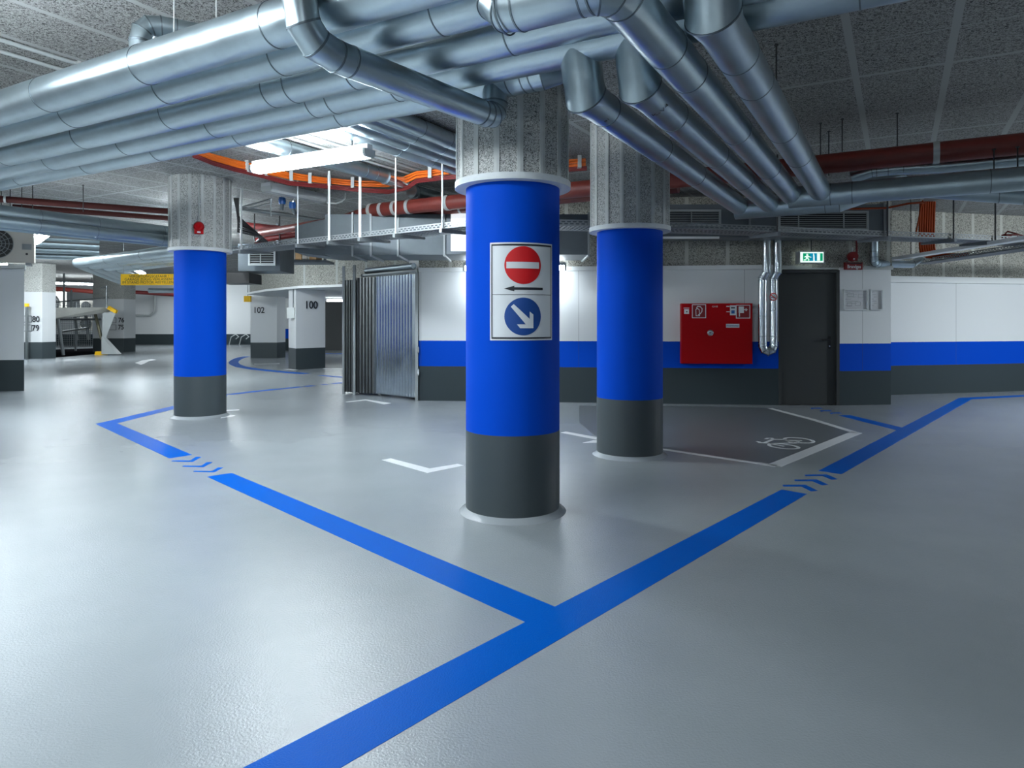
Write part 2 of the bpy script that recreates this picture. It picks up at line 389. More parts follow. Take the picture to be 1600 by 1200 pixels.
d = thing('door_2', None, None, mtx=dm); d['kind'] = 'structure'
MB().box((-0.75, 0.0, 0.0), (0.75, 2.06, 0.05)).build('door_leaf', 'door', d, True, 0)
ringpoly(MB(), rect(-0.85, 0, 0.85, 2.14), rect(-0.75, 0.005, 0.75, 2.06), 0.0, 0.08).build('door_frame', 'post', d, True, 0)

# ------------------------------------------------------------------ lamps
def lamp(label, a, b, mt=30, group='fluorescent ceiling lamps', w=0.075, chains=True, name='fluorescent_lamp', shield=False, up=False):
    a, b = Vector(a), Vector(b); L = (b - a).length; r = (b - a).normalized()
    m = frame((a + b) / 2, r)
    t = thing(name, label, 'lamp', group=group, mtx=m)
    MB().box((-L / 2, 0.012, -w * (1.25 if shield else 0.5 if up else 1.0)), (L / 2, 0.06, w * (1.25 if shield else 0.5 if up else 1.0))).build('housing', 'lamp_body', t, True, 0)
    if not isinstance(mt, str):
        if ('tube', mt) not in M: M[('tube', mt)] = emit('fluorescent_tube', LAMP_COL, float(mt))
        mt = M[('tube', mt)]
    prof = [(-w, 0.012), (-w, -0.03), (-w * 0.7, -0.06), (w * 0.7, -0.06), (w, -0.03), (w, 0.012)]
    mb = MB()
    mm = Matrix(((0, 0, 1, 0), (0, 1, 0, 0), (1, 0, 0, 0), (0, 0, 0, 1)))
    mb.prism(prof, -L / 2 + 0.03, L / 2 - 0.03, mm).build('diffuser', mt, t, True, 0)
    for s in (-1, 1):
        MB().prism([(x * 1.05, y * 1.05) for x, y in prof], min(s * (L / 2 - 0.03), s * L / 2), max(s * (L / 2 - 0.03), s * L / 2), mm).build('end_cap', 'frame_grey', t, True, 0)
    if chains:
        top = CEIL - m.translation.z - 0.004
        for s in (-1, 1):
            MB().tube([(s * L * 0.36, 0.04, 0), (s * L * 0.36, top, 0)], 0.006, 6).build('chain', 'rod', t, True)
    return t
lamp('lit white fluorescent batten lamp hanging above the orange cables', pz(398, 262, 2.90), pz(578, 235, 2.90), 82, up=True)
lamp('lit fluorescent lamp beside the air conditioner at far left', pz(55, 377, 2.95), pz(73, 363, 2.95), 60)
lamp('lit fluorescent lamp above the yellow warning sign', pz(208, 419, 2.95), pz(224, 427, 2.95), 40)
lamp('fluorescent lamp over the parking platform bays', (-20.5, 28.5, 2.9), (-18.3, 30.5, 2.9), 60)
lamp('fluorescent lamp near the far wall', (-14.5, 33.0, 2.9), (-16.5, 34.0, 2.9), 60)
lamp('fluorescent lamp in the low corridor behind pier 100', (-6.8, 25.0, 2.035), (-5.3, 25.2, 2.035), 22, chains=False)
lamp('fluorescent lamp under the square duct behind the signed column', (-0.75, 10.55, 2.12), (0.83, 10.45, 2.12), 24, chains=False)
lamp('added unseen lamp outside the left edge, brightening pier and air conditioner', (-7.35, 9.0, 2.3), (-6.65, 7.8, 2.3), 92, shield=True)  # unseen fixture added to brighten the left pier, air conditioner and warning sign
lamp('added lamp hidden behind the far blue column, brightening piers 100 and 102', (-7.0, 14.4, 2.85), (-6.15, 14.7, 2.85), 180)  # added out of sight to light the fronts of the corridor piers
lamp('added short lamp hidden behind the far column cladding, brightening the warning sign', (-5.55, 11.35, 2.9), (-4.95, 11.65, 2.9), 130)  # extra fixture, kept out of sight, that lights the yellow sign
lamp('added lamp hidden behind the left ledge, brightening the far numbered piers', (-15.6, 20.6, 2.95), (-14.75, 20.1, 2.95), 190)  # added behind the ledge to lift the far pier fronts
lamp('fluorescent lamp left of the front galvanised pipe', G(-5.4, 1.15, 2.90), G(-2.6, 1.15, 2.90), 70, shield=True)
lamp('fluorescent lamp over the left front of the floor', (-6.3, 5.4, 2.80), (-5.0, 4.66, 2.80), 30, shield=True)
lamp('fluorescent lamp on the ceiling behind the viewer, left', G(-3.5, -3.2, 2.98), G(-2.0, -3.2, 2.98), 82)
lamp('fluorescent lamp on the ceiling behind the viewer, right', G(2.4, -4.0, 2.98), G(3.9, -4.0, 2.98), 70)
lamp('shielded fluorescent lamp near the right wall', (8.7, 8.3, 2.50), (10.1, 7.7, 2.50), 205, shield=True)

# ------------------------------------------------------------------ round columns
def column(label, cx, cy, r, z1, zr, ztop=CEIL, a0=0.0):
    t = thing('round_column', label, 'column', (cx, cy, 0), group='round blue columns')
    T = Matrix.Translation((cx, cy, 0))
    MB().lathe([(r + 0.001, 0), (r + 0.001, z1)], 72, T).build('plinth_band', 'grey', t)['label'] = 'dark grey painted base band'
    MB().lathe([(r, z1), (r, zr + 0.02)], 72, T).build('shaft', 'blue', t)['label'] = 'blue painted shaft'
    MB().lathe([(r, 0.0), (r + 0.045, 0.0), (r + 0.040, 0.006), (r + 0.018, 0.014), (r + 0.005, 0.03), (r, 0.034)], 72, T).build('cove_skirting', 'floor', t)
    ro = r + 0.075
    MB().lathe([(r + 0.002, zr), (ro, zr), (ro, zr + 0.042), (r + 0.002, zr + 0.042)], 72, T).build('collar_ring', 'collar', t)['label'] = 'pale ring under the cladding'
    rc = r + 0.064
    MB().lathe([(rc, zr + 0.042), (rc, ztop)], 16, T, a0).build('cladding', 'wool_col', t, sharp=5)['label'] = 'speckled wood wool cladding'
    for k in range(16):
        a = a0 + 2 * math.pi * k / 16
        m = T @ Matrix.Rotation(a, 4, 'Z')
        MB().prism([(rc - 0.012, -0.020), (rc + 0.002, -0.019), (rc + 0.004, 0), (rc + 0.002, 0.019), (rc - 0.012, 0.020)], zr + 0.042, ztop, m).build('batten', 'batten', t, sharp=0)
    return t
C1 = (0.005, 4.68); C2 = (1.14, 6.62); C3 = (-4.22, 9.25)
column('nearest blue column carrying the no entry sign', C1[0], C1[1], 0.32, 0.556, 2.19, a0=R(-90 + 7.1))
column('blue column right of the signed column, in front of the fire cabinet', C2[0], C2[1], 0.315, 0.556, 2.148, a0=R(-90 + 2))
column('far blue column on the left with a small red alarm horn', C3[0], C3[1], 0.325, 0.556, 2.214, a0=R(-66 + 4))

# sign on the nearest column
cx, cy = C1; RS = 0.32; A0 = R(12.85); ZC = 1.4825; HW, HH = 0.222, 0.3135
sg = thing('traffic_sign', 'white sign with red no entry disc and blue arrow disc on nearest column', 'sign', (cx + 0.07, cy - 0.32, ZC))
def sp(name, polys, mt, off): return wrap_poly(name, polys, mt, sg, cx, cy, ZC, RS, off, A0)
sp('sign_panel', [rect(-HW, -HH, HW, HH)], 'sign_white', 0.004)
bw = 0.011; e = 0.010
sp('black_border', [rect(-HW + e, -HH + e, -HW + e + bw * .7, HH - e), rect(HW - e - bw * .7, -HH + e, HW - e, HH - e),
    rect(-HW + e + bw * .7, HH - e - bw, HW - e - bw * .7, HH - e), rect(-HW + e + bw * .7, -HH + e, HW - e - bw * .7, -HH + e + bw)], 'sign_black', 0.006)
yt = 0.168
sp('no_entry_disc', [circ(-0.004, yt, 0.121, 48)], 'sign_red', 0.006)
sp('white_bar', [rect(-0.112, yt - 0.021, 0.102, yt + 0.021)], 'sign_white', 0.008)
ya = 0.018
sp('black_arrow', [[(-0.128, ya), (-0.062, ya + 0.018), (-0.062, ya + 0.008), (0.132, ya + 0.008), (0.132, ya - 0.008), (-0.062, ya - 0.008), (-0.062, ya - 0.018)]], 'sign_black', 0.006)
sp('dividing_line', [rect(-0.204, -0.0215, 0.204, -0.0185)], 'sign_black', 0.006)
yb = -0.160
sp('blue_disc', [circ(-0.004, yb, 0.121, 48)], 'sign_blue', 0.006)
aw = [(-0.080, 0.062), (-0.062, 0.079), (0.040, -0.016), (0.040, 0.032), (0.065, 0.012), (0.065, -0.075), (-0.022, -0.075), (-0.042, -0.050), (0.014, -0.050)]
sp('white_arrow', [[(x - 0.004, y + yb) for x, y in aw]], 'sign_white', 0.008)

# ------------------------------------------------------------------ floor markings
def flat(name, label, polys, mt, z=0.0012, group='blue floor lines', cat='floor marking', th=0.0012, px=True):
    base = None; mb = MB()
    for poly in polys:
        pts = [fl(*p) for p in poly] if px else [Vector((p[0], p[1], 0)) for p in poly]
        mb.prism([(p.x, p.y) for p in pts], z - th, z)
    o = mb.build(name, mt, sharp=0); return tag(o, label, cat, group)
def stroke_pts(pts, w, px=True, closed=False):           # quads along a floor polyline
    pts = [fl(*p) if px else Vector((p[0], p[1], 0)) for p in pts]; out = []; n = len(pts)
    L = []; Rr = []
    for i in range(n):
        a = pts[i - 1] if (i or closed) else pts[0]; b = pts[(i + 1) % n] if (i < n - 1 or closed) else pts[-1]
        d1 = (pts[i] - a).normalized() if (pts[i] - a).length > 1e-6 else (b - pts[i]).normalized()
        d2 = (b - pts[i]).normalized() if (b - pts[i]).length > 1e-6 else d1
        t = (d1 + d2).normalized(); nn = Vector((-t.y, t.x, 0)); k = w / 2 / max(0.35, nn.dot(Vector((-d1.y, d1.x, 0))))
        L.append(pts[i] + nn * k); Rr.append(pts[i] - nn * k)
    for i in range(n if closed else n - 1):
        j = (i + 1) % n; out.append([(L[i].x, L[i].y), (L[j].x, L[j].y), (Rr[j].x, Rr[j].y), (Rr[i].x, Rr[i].y)])
    return out
flat('floor_line', 'long wide blue stripe running from the bottom edge towards the right', [[(-200, 1500), (21, 1500), (532, 1200), (1261, 772), (1221, 765), (380, 1200)]], 'line_blue')
flat('floor_line', 'blue stripe meeting the long stripe in front of the nearest column', [[(323.7, 745), (362, 739), (886, 956), (840, 981)]], 'line_blue', z=0.0010)
flat('floor_line', 'angled blue stripe turning a sharp corner left of the far column', [[(149.4, 662.5), (264.7, 716.3), (300.3, 710.7), (183, 661.5), (269, 640), (355, 619), (355, 615.5), (272, 634)]], 'line_blue')
flat('floor_line', 'blue stripe on the right bending along the right wall', [[(1279, 735.6), (1314.7, 741), (1518, 624), (1640, 617.6), (1640, 615.6), (1498.7, 621.7)]], 'line_blue')
flat('floor_line', 'short thin blue branch line pointing towards the dark door', [[(1309.5, 649), (1328, 648.5), (1411, 668.5), (1402, 672.5)]], 'line_blue', z=0.0010)
flat('floor_line', 'worn blue line running back towards the corrugated shed', stroke_pts([(358, 616.5), (400, 611.5), (470, 604.5)], 0.16) + stroke_pts([(476, 604), (490, 602.6)], 0.14) + stroke_pts([(503, 601.2), (512, 600.4)], 0.12) + stroke_pts([(520, 599.5), (545, 597)], 0.15), 'line_blue', px=False)
arc = [(386, 556.9), (376, 559), (368.5, 562.2), (364.5, 566), (367, 569.5), (376, 573), (395, 576.3), (425, 579.6), (452, 582), (478, 584)]
flat('floor_line', 'curved blue line around the corner of bay 102', stroke_pts(arc, 0.28, True), 'line_blue', px=False)
flat('floor_line', 'short blue line beside the left foot of the corrugated shed', stroke_pts([(500, 586.5), (545, 590.2)], 0.16), 'line_blue', px=False)
flat('floor_line', 'pale blue strip in front of the dark roller door', stroke_pts([(508, 552.5), (540, 552.8)], 0.3), 'line_blue', px=False)
chs_r = [[(1160, 441), (1275, 440), (1337, 470), (1303, 473), (1255, 449), (1165, 449)], [(1219, 415), (1333, 414), (1390, 440), (1358, 443), (1310, 422), (1224, 422)], [(1271, 390), (1382, 388), (1437, 412), (1406, 415), (1362, 396), (1276, 397)]]
for i, nm in enumerate(('nearest the long stripe', 'middle one of three', 'nearest the right-hand stripe')):
    flat('floor_chevron', 'blue chevron between the two right-hand stripes, ' + nm, [[(860 + a / 3.2, 620 + b / 3.2) for a, b in chs_r[i]]], 'line_blue', group='right blue chevrons')
ch = [(680, 752), (690, 744), (838, 745), (885, 715), (932, 715), (858, 756)]
for i, nm in enumerate(('nearest the angled stripe', 'middle one of three', 'nearest the junction stripe')):
    flat('floor_chevron', 'blue chevron in the gap on the left, ' + nm, [[(140 + (a + 91.5 * i) / 5.333, 580 + (b + 43.5 * i) / 5.333) for a, b in ch]], 'line_blue', group='left blue chevrons')
for i, (x, y) in enumerate(((412, 133), (465, 147), (520, 160))):
    nm = ('closest to the door', 'middle one of three', 'closest to the branch line')[i]
    flat('floor_chevron', 'tiny dark blue floor dash before the door, ' + nm, [[(1150 + (x + a) / 3.556, 600 + (y + b) / 3.556) for a, b in ((0, 0), (55, -2), (70, 4), (20, 3), (10, 8))]], 'line_blue', group='blue dashes before the door')
WG = 'white parking corner marks'
flat('floor_mark', 'white corner mark on the floor left of the nearest column', [[(350 + a / 4, 520 + b / 4) for a, b in ((985, 795), (1042, 785), (1285, 848), (1460, 819), (1500, 830), (1270, 876))]], 'line_white', group=WG)
flat('floor_mark', 'white corner mark at the foot of the corrugated shed', [[(350 + a / 4, 520 + b / 4) for a, b in ((760, 431), (885, 416), (1045, 440), (1000, 447), (885, 423), (765, 435))]], 'line_white', group=WG)
flat('floor_mark', 'upper thin white mark poking out behind the far blue column', [[(345, 641.3), (374, 639.8), (374, 641), (345, 642.8)]], 'line_white', group=WG)
flat('floor_mark', 'lower pointed white mark poking out behind the far blue column', [[(345, 650.3), (357, 647.5), (368, 649.5), (362, 651), (345, 653.5)]], 'line_white', group=WG)
flat('floor_mark', 'white T mark on the floor between the two front columns', [[(876, 676), (884, 674.3), (960, 688), (952, 690.5)], [(910, 692), (927, 688), (950, 688), (950, 691.5)]], 'line_white', group=WG)
flat('floor_mark', 'white line on the floor beside pier 102', stroke_pts([(397, 569), (437, 568.2)], 0.22), 'line_white', px=False, group=WG)
flat('floor_mark', 'white line on the floor at the foot of pier 100', stroke_pts([(446, 576.5), (462, 578.3)], 0.15), 'line_white', px=False, group=WG)
flat('floor_mark', 'white line on the floor between pier 100 and the shed', stroke_pts([(506, 575.8), (540, 576.2)], 0.12), 'line_white', px=False, group=WG)
flat('floor_arrow', 'white arrow painted on the far driving lane', [[(211, 567), (222, 563.2), (236, 561.3), (244, 562), (232, 564.5), (226, 568), (220, 570)]], 'line_white', group=WG)
flat('floor_patch', 'darker grey floor area of the bicycle bay', [[(1037, 701), (1212, 729), (1340, 676), (1200, 637), (1040, 634), (905, 634), (905, 660), (940, 690)]], 'line_grey', z=0.0004, th=0.0004, group=None)
box_l = stroke_pts([(1030, 701.2), (1150, 719.0), (1213, 728.2)], 0.075) + stroke_pts([(1210, 727.6), (1338, 675.8)], 0.13) + stroke_pts([(1338, 676.3), (1270, 655.5), (1203, 638)], 0.085)
flat('floor_line', 'white outline of the bicycle bay in front of the fire cabinet', box_l, 'line_white', px=False, group=WG)
def bz(x, y): return (1180 + x / 13.333, 670 + y / 13.333)
def ell(cx_, cy_, rx, ry, tilt, n=28):
    return [bz(cx_ + rx * math.cos(2 * math.pi * i / n) - tilt * ry * math.sin(2 * math.pi * i / n), cy_ + ry * math.sin(2 * math.pi * i / n) + rx * 0.10 * math.cos(2 * math.pi * i / n)) for i in range(n)]
bk = stroke_pts(ell(595, 365, 310, 45, 0.2), 0.035, True, True) + stroke_pts(ell(915, 240, 300, 48, 0.2), 0.035, True, True)
for seg in ([(20, 262), (75, 270), (100, 290), (270, 300), (400, 325), (600, 365)], [(220, 215), (265, 195), (340, 195), (375, 218), (200, 292)], [(370, 218), (590, 225), (800, 280)], [(290, 308), (720, 298), (830, 296), (925, 243)], [(600, 222), (700, 258), (760, 296)], [(680, 240), (930, 246), (970, 246)]):
    bk += stroke_pts([bz(*p) for p in seg], 0.035)
flat('bicycle_symbol', 'white bicycle symbol painted in the bicycle bay', bk, 'line_white', px=False, group=None)

# ------------------------------------------------------------------ pipes
def pipe(name, label, cat, path, r, mt='galv', radii=None, bands=(), group=None, n=28, band_mt='galv_dark', bend=None, nseg=3, part='pipe_body', bw=0.007, bh_=0.0025, mitre=True):
    if bend: path = fillet(path, bend, nseg)
    t = thing(name, label, cat, path[0], group=group)
    MB().tube(path, r, n, radii).build(part, mt, t, sharp=360.0 / n + 2.5)
    vp_ = [Vector(p) for p in path]
    for i in range(1, len(vp_) - 1):
        if min((vp_[i] - vp_[i - 1]).length, (vp_[i + 1] - vp_[i]).length) < 1e-4: continue
        d0 = (vp_[i] - vp_[i - 1]).normalized(); d1 = (vp_[i + 1] - vp_[i]).normalized()
        if mitre and d0.angle(d1) > R(6):
            rr = (radii[i] if radii else r) + bh_
            MB().mitre_ring(vp_[i], d0, d1, rr, n, bw).build('seam_ring', 'galv_dark' if mt.startswith('galv') else mt, t, sharp=30)
    for b in bands:
        pos, dr = (Vector(b[0]), Vector(b[1]).normalized())
        MB().lathe([(r - 0.003, -bw / 2), (r + bh_, -bw / 2), (r + bh_, bw / 2), (r - 0.003, bw / 2), (r - 0.003, -bw / 2)], n,
                   Matrix.Translation(pos) @ dr.to_track_quat('Z', 'Y').to_matrix().to_4x4()).build('joint_band', band_mt, t, sharp=30)
    return t
ZB = CH + 1.45; ZL = CH + 1.20; RP = 0.111
GB = 'galvanised pipes of the ceiling bundle'
qs = [2.35, 2.63, 3.00, 3.29, 3.555]
nmz = ['large bright galvanised pipe at the front of the bundle, nearest the viewer', 'second galvanised pipe of the bundle, just behind the bright front pipe', 'third galvanised pipe, middle of the five in the bundle', 'fourth galvanised pipe of the bundle, feeding the two lower branch pipes', 'rearmost galvanised pipe of the bundle, touching the signed column']
bu = [[75, 228, 431], [115, 262, 441, 690], [12, 132, 270, 428, 461, 556, 801, 1100], [84, 200, 338, 494, 524, 622, 1150, 1344], [36, 140, 250, 378, 536, 730]]
for i, q in enumerate(qs):
    if i == 4: path = [G(-12, q, ZB), G(pu(845, q), q, ZB), G(pu(845, q) + 0.16, q + 0.12, ZB + 0.08), G(pu(845, q) + 0.16, q + 0.14, CEIL)]
    elif i == 0: path = [G(-12, q, ZB), G(-0.6, q, ZB), G(-0.45, q, ZB + 0.16), G(-0.45, q, CEIL)]
    else: path = [G(-12, q, ZB), G(9.55, q, ZB)]
    rr = RP if i != 4 else 0.105
    bands = [(G(pu(u, q), q, ZB), E1) for u in bu[i]]
    if i == 4: bands += [(G(pu(u, q), q, ZB), E1) for u in (800, 822, 835)]
    pipe('ventilation_pipe', nmz[i], 'pipe', path, rr, bands=bands, group=GB, n=40)
# crossing pipe below the bundle
EX0 = Vector((-0.935, 3.0, 0)); EX1 = Vector((-0.115, 4.10, 0)); dE = (EX1 - EX0).normalized()
ze = CH + 1.22
path = [EX0 + Vector((0, 0, CEIL)), EX0 + Vector((0, 0, ze)), EX1 + dE * 0.02 + Vector((0, 0, ze)), EX1 + dE * 0.02 + Vector((0, 0, ZB - 0.02))]
fp = fillet(path[:3], 0.20, 3) 
fp = fp[:-1] + fillet([fp[-2], path[2], path[3]], 0.085, 3)[1:]
bE = [(EX0 + Vector((0, 0, ze + 0.215)), (0, 0, 1)), (EX0 + Vector((0, 0, ze + 0.30)), (0, 0, 1)), (EX0 + dE * 0.28 + Vector((0, 0, ze)), dE), (EX1 - dE * 0.12 + Vector((0, 0, ze)), dE)]
pipe('ventilation_pipe', 'darker thin galvanised pipe dropping from above and crossing under the bundle', 'pipe', fp, 0.075, bands=bE, group=GB, bw=0.010)
# front pipe turning into the third branch
k_ = [1.46, 1.155, 0.891, 0.633]
qe = [7.50, 7.50, 7.0, 6.95]
RB = 0.094
GR = 'galvanised branch pipes running to the back wall'
def branch(label, k, q0, zs, qend, us, writing=None):
    p0 = -k
    path = [G(p0, q0, zs), G(p0, q0 + 0.09, ZL), G(p0, q0 + 0.22, ZL), G(p0, qend, ZL)]
    return pipe('branch_pipe', label, 'pipe', path, RB, radii=[0.109, 0.109, RB, RB], bands=[(G(p0, qu(u, p0), ZL), E2) for u in us], group=GR, n=36)
pa = branch('leftmost of the four long branch pipes, over the right column', k_[0], 3.29, ZB, qe[0] + 0.02, [945, 1030, 1085])
pb = branch('second branch pipe from the left with handwriting on its elbow', k_[1], 3.29, ZB, qe[1] + 0.02, [1050, 1118, 1160])
p0 = -k_[2]
path = [G(-1.36, 2.345, ZB), G(-1.36, 2.285, ZL), G(p0, 2.285, ZL), G(p0, qe[2], ZL)]
fp = [path[0]] + fillet(path, 0.11, 3)[1:]
pipe('branch_pipe', 'third branch pipe, bending round the corner under the front pipe', 'pipe', fp, RB,
     bands=[(G(pu(790, 2.285), 2.285, ZL), E1), (G(pu(925, 2.285), 2.285, ZL), E1)] + [(G(p0, qu(u, p0), ZL), E2) for u in (1040, 1075, 1150, 1200)], group=GR, n=36)
branch('rightmost of the four long branch pipes', k_[3], 2.63, ZB, qe[3] + 0.02, [1152, 1178, 1222, 1247])
def on_pipe(parent, body, size, p, q, z, r, ang, along):    # writing wrapped round a pipe that runs along E2
    me = text_mesh(body, size, 'CENTER', 0.0003)
    for v in me.vertices:
        a = ang + v.co.x / r; rad = r + 0.003 + v.co.z
        v.co = ROOT[parent.name].inverted() @ (G(p, q, z) + E1 * (rad * math.sin(a)) - Vector((0, 0, rad * math.cos(a))) + E2 * (-v.co.y))
    return link('handwriting', me, 'black', parent, 0)
on_pipe(pb, 'K-V4', 0.05, -k_[1], 3.58, ZL, RB, R(30), 0)
on_pipe(pa, '81', 0.035, -k_[0], 3.58, ZL, RB, R(28), 0)
# transverse pipes at the back right
GT = 'galvanised pipes crossing at the back right'
T1 = [G(-k_[2] - 0.02, qe[2], ZL - 0.03), G(9.55, qe[2], ZL - 0.03)]
pipe('ventilation_pipe', 'shiny galvanised pipe crossing at right below the dark red pipe', 'pipe', T1, 0.10, bands=[(G(pu(u, 7.0), 7.0, ZL - 0.03), E1) for u in (1298, 1332, 1547)], group=GT, n=36)
pE = pu(1335, 7.5)
pipe('ventilation_pipe', 'galvanised pipe at right ending in a slanted cut above the wall grille', 'pipe', [G(-k_[0] - 0.05, 7.5, ZL - 0.02), G(pE - 0.15, 7.5, ZL - 0.02), G(pE + 0.08, 7.56, ZL + 0.06), G(pE + 0.4, 7.7, ZL + 0.2)], 0.11, bands=[(G(pu(1290, 7.5), 7.5, ZL - 0.02), E1)], group=GT, n=36)
pipe('ventilation_pipe', 'lower galvanised pipe at the right edge behind the shiny one', 'pipe', [G(pu(1440, 7.9), 7.9, ZL + 0.10), G(pu(1600, 7.9), 7.9, ZL - 0.04), G(9.55, 7.9, ZL - 0.16)], 0.085, bands=[(G(pu(1560, 7.9), 7.9, ZL - 0.01), E1)], group=GT)
pipe('ventilation_pipe', 'short galvanised elbow pipe between the dark red pipe and shiny pipe', 'pipe', [G(pu(1330, 7.35), 7.35, ZL + 0.17), G(pu(1362, 7.35), 7.35, ZL + 0.22), G(pu(1400, 7.35), 7.35, ZL + 0.22), G(pu(1470, 7.35), 7.35, ZL + 0.20), G(9.5, 7.35, ZL + 0.16)], 0.06, bands=[(G(pu(u, 7.35), 7.35, ZL + 0.22), E1) for u in (1370, 1388, 1412)], group=GT)
# small elbow above the front pipe
pe0 = pu(219, 2.46)
pipe('pipe_elbow', 'small galvanised elbow rising above the bright front pipe', 'pipe', fillet([G(pe0, 2.46, ZB + 0.02), G(pe0, 2.46, ZB + 0.33), G(pe0 + 0.12, 2.66, ZB + 0.33), G(pe0 + 0.30, 2.96, ZB + 0.33)], 0.13, 3), 0.06,
     bands=[(G(pe0, 2.46, ZB + 0.21), (0, 0, 1)), (G(pe0 + 0.10, 2.63, ZB + 0.33), G(0.12, 0.2, 0))], bw=0.008)
# red-brown waste pipe
rz = CH + 1.5; rq = 7.2
GRD = 'red waste pipes'
rb = [G(pu(u, rq), rq, rz) for u in (640, 700, 1463)]
pipe('waste_pipe', 'dark red waste pipe across the hall, above the shiny crossing pipe', 'pipe', [G(pu(578, rq), rq, rz), G(9.55, rq, rz)], 0.093, 'red_pipe',
     bands=[(p, E1) for p in rb] + [(G(pu(u, rq), rq, rz), E1) for u in (581, 598, 618)], band_mt='frame_grey', group=GRD, bw=0.05, bh_=0.006)
a_ = G(pu(578, rq) + 0.05, rq, rz)
pipe('waste_pipe', 'thinner red pipe continuing left towards the far column', 'pipe', [a_, a_ + Vector((-0.25, 0.2, -0.02)), Vector((-2.6, 10.1, rz - 0.03)), Vector((-4.2, 11.4, rz - 0.05))], 0.06, 'red_pipe',
     bands=[(Vector((-2.2, 9.8, rz - 0.026)), (-0.8, 0.6, 0)), (Vector((-2.75, 10.22, rz - 0.03)), (-0.8, 0.6, 0))], band_mt='frame_grey', group=GRD, bw=0.03)
pipe('waste_pipe', 'second red pipe just below the large dark red one, left of the signed column', 'pipe', [G(pu(575, 7.65), 7.65, rz + 0.0), G(pu(1060, 7.65), 7.65, rz + 0.0)], 0.065, 'red_pipe', bands=[(G(pu(720, 7.65), 7.65, rz), E1)], band_mt='frame_grey', group=GRD, bw=0.03)
pipe('waste_pipe', 'thin red pipe sloping behind the square duct', 'pipe', [P(385, 352, 12.5), P(470, 362, 11.6), P(505, 372, 11.0)], 0.06, 'dark_red', group=GRD)
pipe('waste_pipe', 'red pipe just above the tray in front of the wooden crates', 'pipe', [P(400, 376, 12.5), P(560, 352, 11.6)], 0.05, 'dark_red', group=GRD)
pipe('sprinkler_pipe', 'upper thin red pipe over the dark pipes at far left', 'pipe', [P(-120, 306, 9.2), P(0, 311, 9.3), P(275, 331, 10.4)], 0.045, 'red_old', bands=[(P(8, 311.5, 9.3), (1, .5, 0)), (P(130, 320.5, 9.8), (1, .5, 0))], band_mt='frame_grey', group=GRD, bw=0.025)
pipe('sprinkler_pipe', 'lower thin red pipe over the dark pipes at far left', 'pipe', [P(20, 323, 10.2), P(275, 342, 11.2)], 0.040, 'red_old', bands=[(P(42, 324.6, 10.3), (1, .4, 0)), (P(118, 330.3, 10.6), (1, .4, 0))], band_mt='frame_grey', group=GRD, bw=0.025)
pipe('sprinkler_pipe', 'red pipe along the far wall below the yellow sign', 'pipe', [P(196, 461, 34), P(205, 456, 34), P(290, 462, 34)], 0.09, 'dark_red', group=GRD)
pipe('sprinkler_pipe', 'pinkish red pipe behind the parking platform', 'pipe', [P(70, 450, 32), P(125, 454, 32), P(158, 457, 32)], 0.10, 'red_pipe', group=GRD)
# ceiling pipes left of the signed column
GC = 'galvanised pipes under the ceiling left of the signed column'
for i, (k, nm) in enumerate(((4.57, 'frontmost of four parallel galvanised pipes below the pale ceiling'), (4.35, 'second of four parallel galvanised pipes below the pale ceiling'), (4.12, 'third of four parallel galvanised pipes below the pale ceiling'), (3.91, 'rearmost of four parallel galvanised pipes below the pale ceiling'))):
    z = CH + 1.80
    pipe('ventilation_pipe', nm, 'pipe', [G(-k, 4.0, z), G(-k, 6.7, z)], 0.083, bands=[(G(-k, qu(u, -k), z), E2) for u in (620 + 12 * i, 672 + 9 * i)], group=GC)
z = CH + 1.80
q1 = qu(632, -5.6)
pipe('ventilation_pipe', 'single galvanised pipe with a wide sleeve above the orange cables', 'pipe', [G(-5.6, 4.3, z), G(-5.6, q1, z)], 0.085, bands=[(G(-5.6, qu(u, -5.6), z), E2) for u in (447, 568, 584)], group=GC)
pipe('pipe_sleeve', 'smooth metal sleeve on the end of the single ceiling pipe', 'pipe', [G(-5.6, qu(601, -5.6), z), G(-5.6, qu(629, -5.6), z)], 0.10, 'galv_bright', group=GC)
pipe('ventilation_pipe', 'galvanised pipe just behind the yellow tag, under the orange cables', 'pipe', [G(-5.75, qu(643, -5.75), z - 0.05), G(-5.75, 11.5, z - 0.05)], 0.09, bands=[(G(-5.75, qu(648, -5.75), z - 0.05), E2)], group=GC)
# dark pipes at far left
GL = 'galvanised pipes at the far left'
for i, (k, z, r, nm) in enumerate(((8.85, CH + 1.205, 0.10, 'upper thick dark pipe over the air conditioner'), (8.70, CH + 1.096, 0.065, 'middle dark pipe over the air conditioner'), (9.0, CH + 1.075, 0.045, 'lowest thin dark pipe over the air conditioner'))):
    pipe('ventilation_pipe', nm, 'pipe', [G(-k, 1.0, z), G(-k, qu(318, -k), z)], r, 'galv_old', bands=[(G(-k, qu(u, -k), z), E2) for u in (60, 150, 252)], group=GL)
for i in range(4):
    z = CH + 1.10
    path = [Vector((-4.9, 10.45 + 0.36 * i, z)), Vector((-6.2, 11.5 + 0.38 * i, z)), Vector((-8.4, 13.2 + 0.48 * i, z)), Vector((-11.3 + 0.25 * i, 19.8, z))]
    nm = ('outermost', 'second', 'third', 'innermost')[i]
    pipe('ventilation_pipe', nm + ' of the bent galvanised pipes turning a corner above the platform', 'pipe', path, 0.092, bands=[(path[1], path[2] - path[1]), ((path[1] + path[2]) / 2, path[2] - path[1])], group='bent galvanised pipes at the far left', bend=0.16, nseg=2)
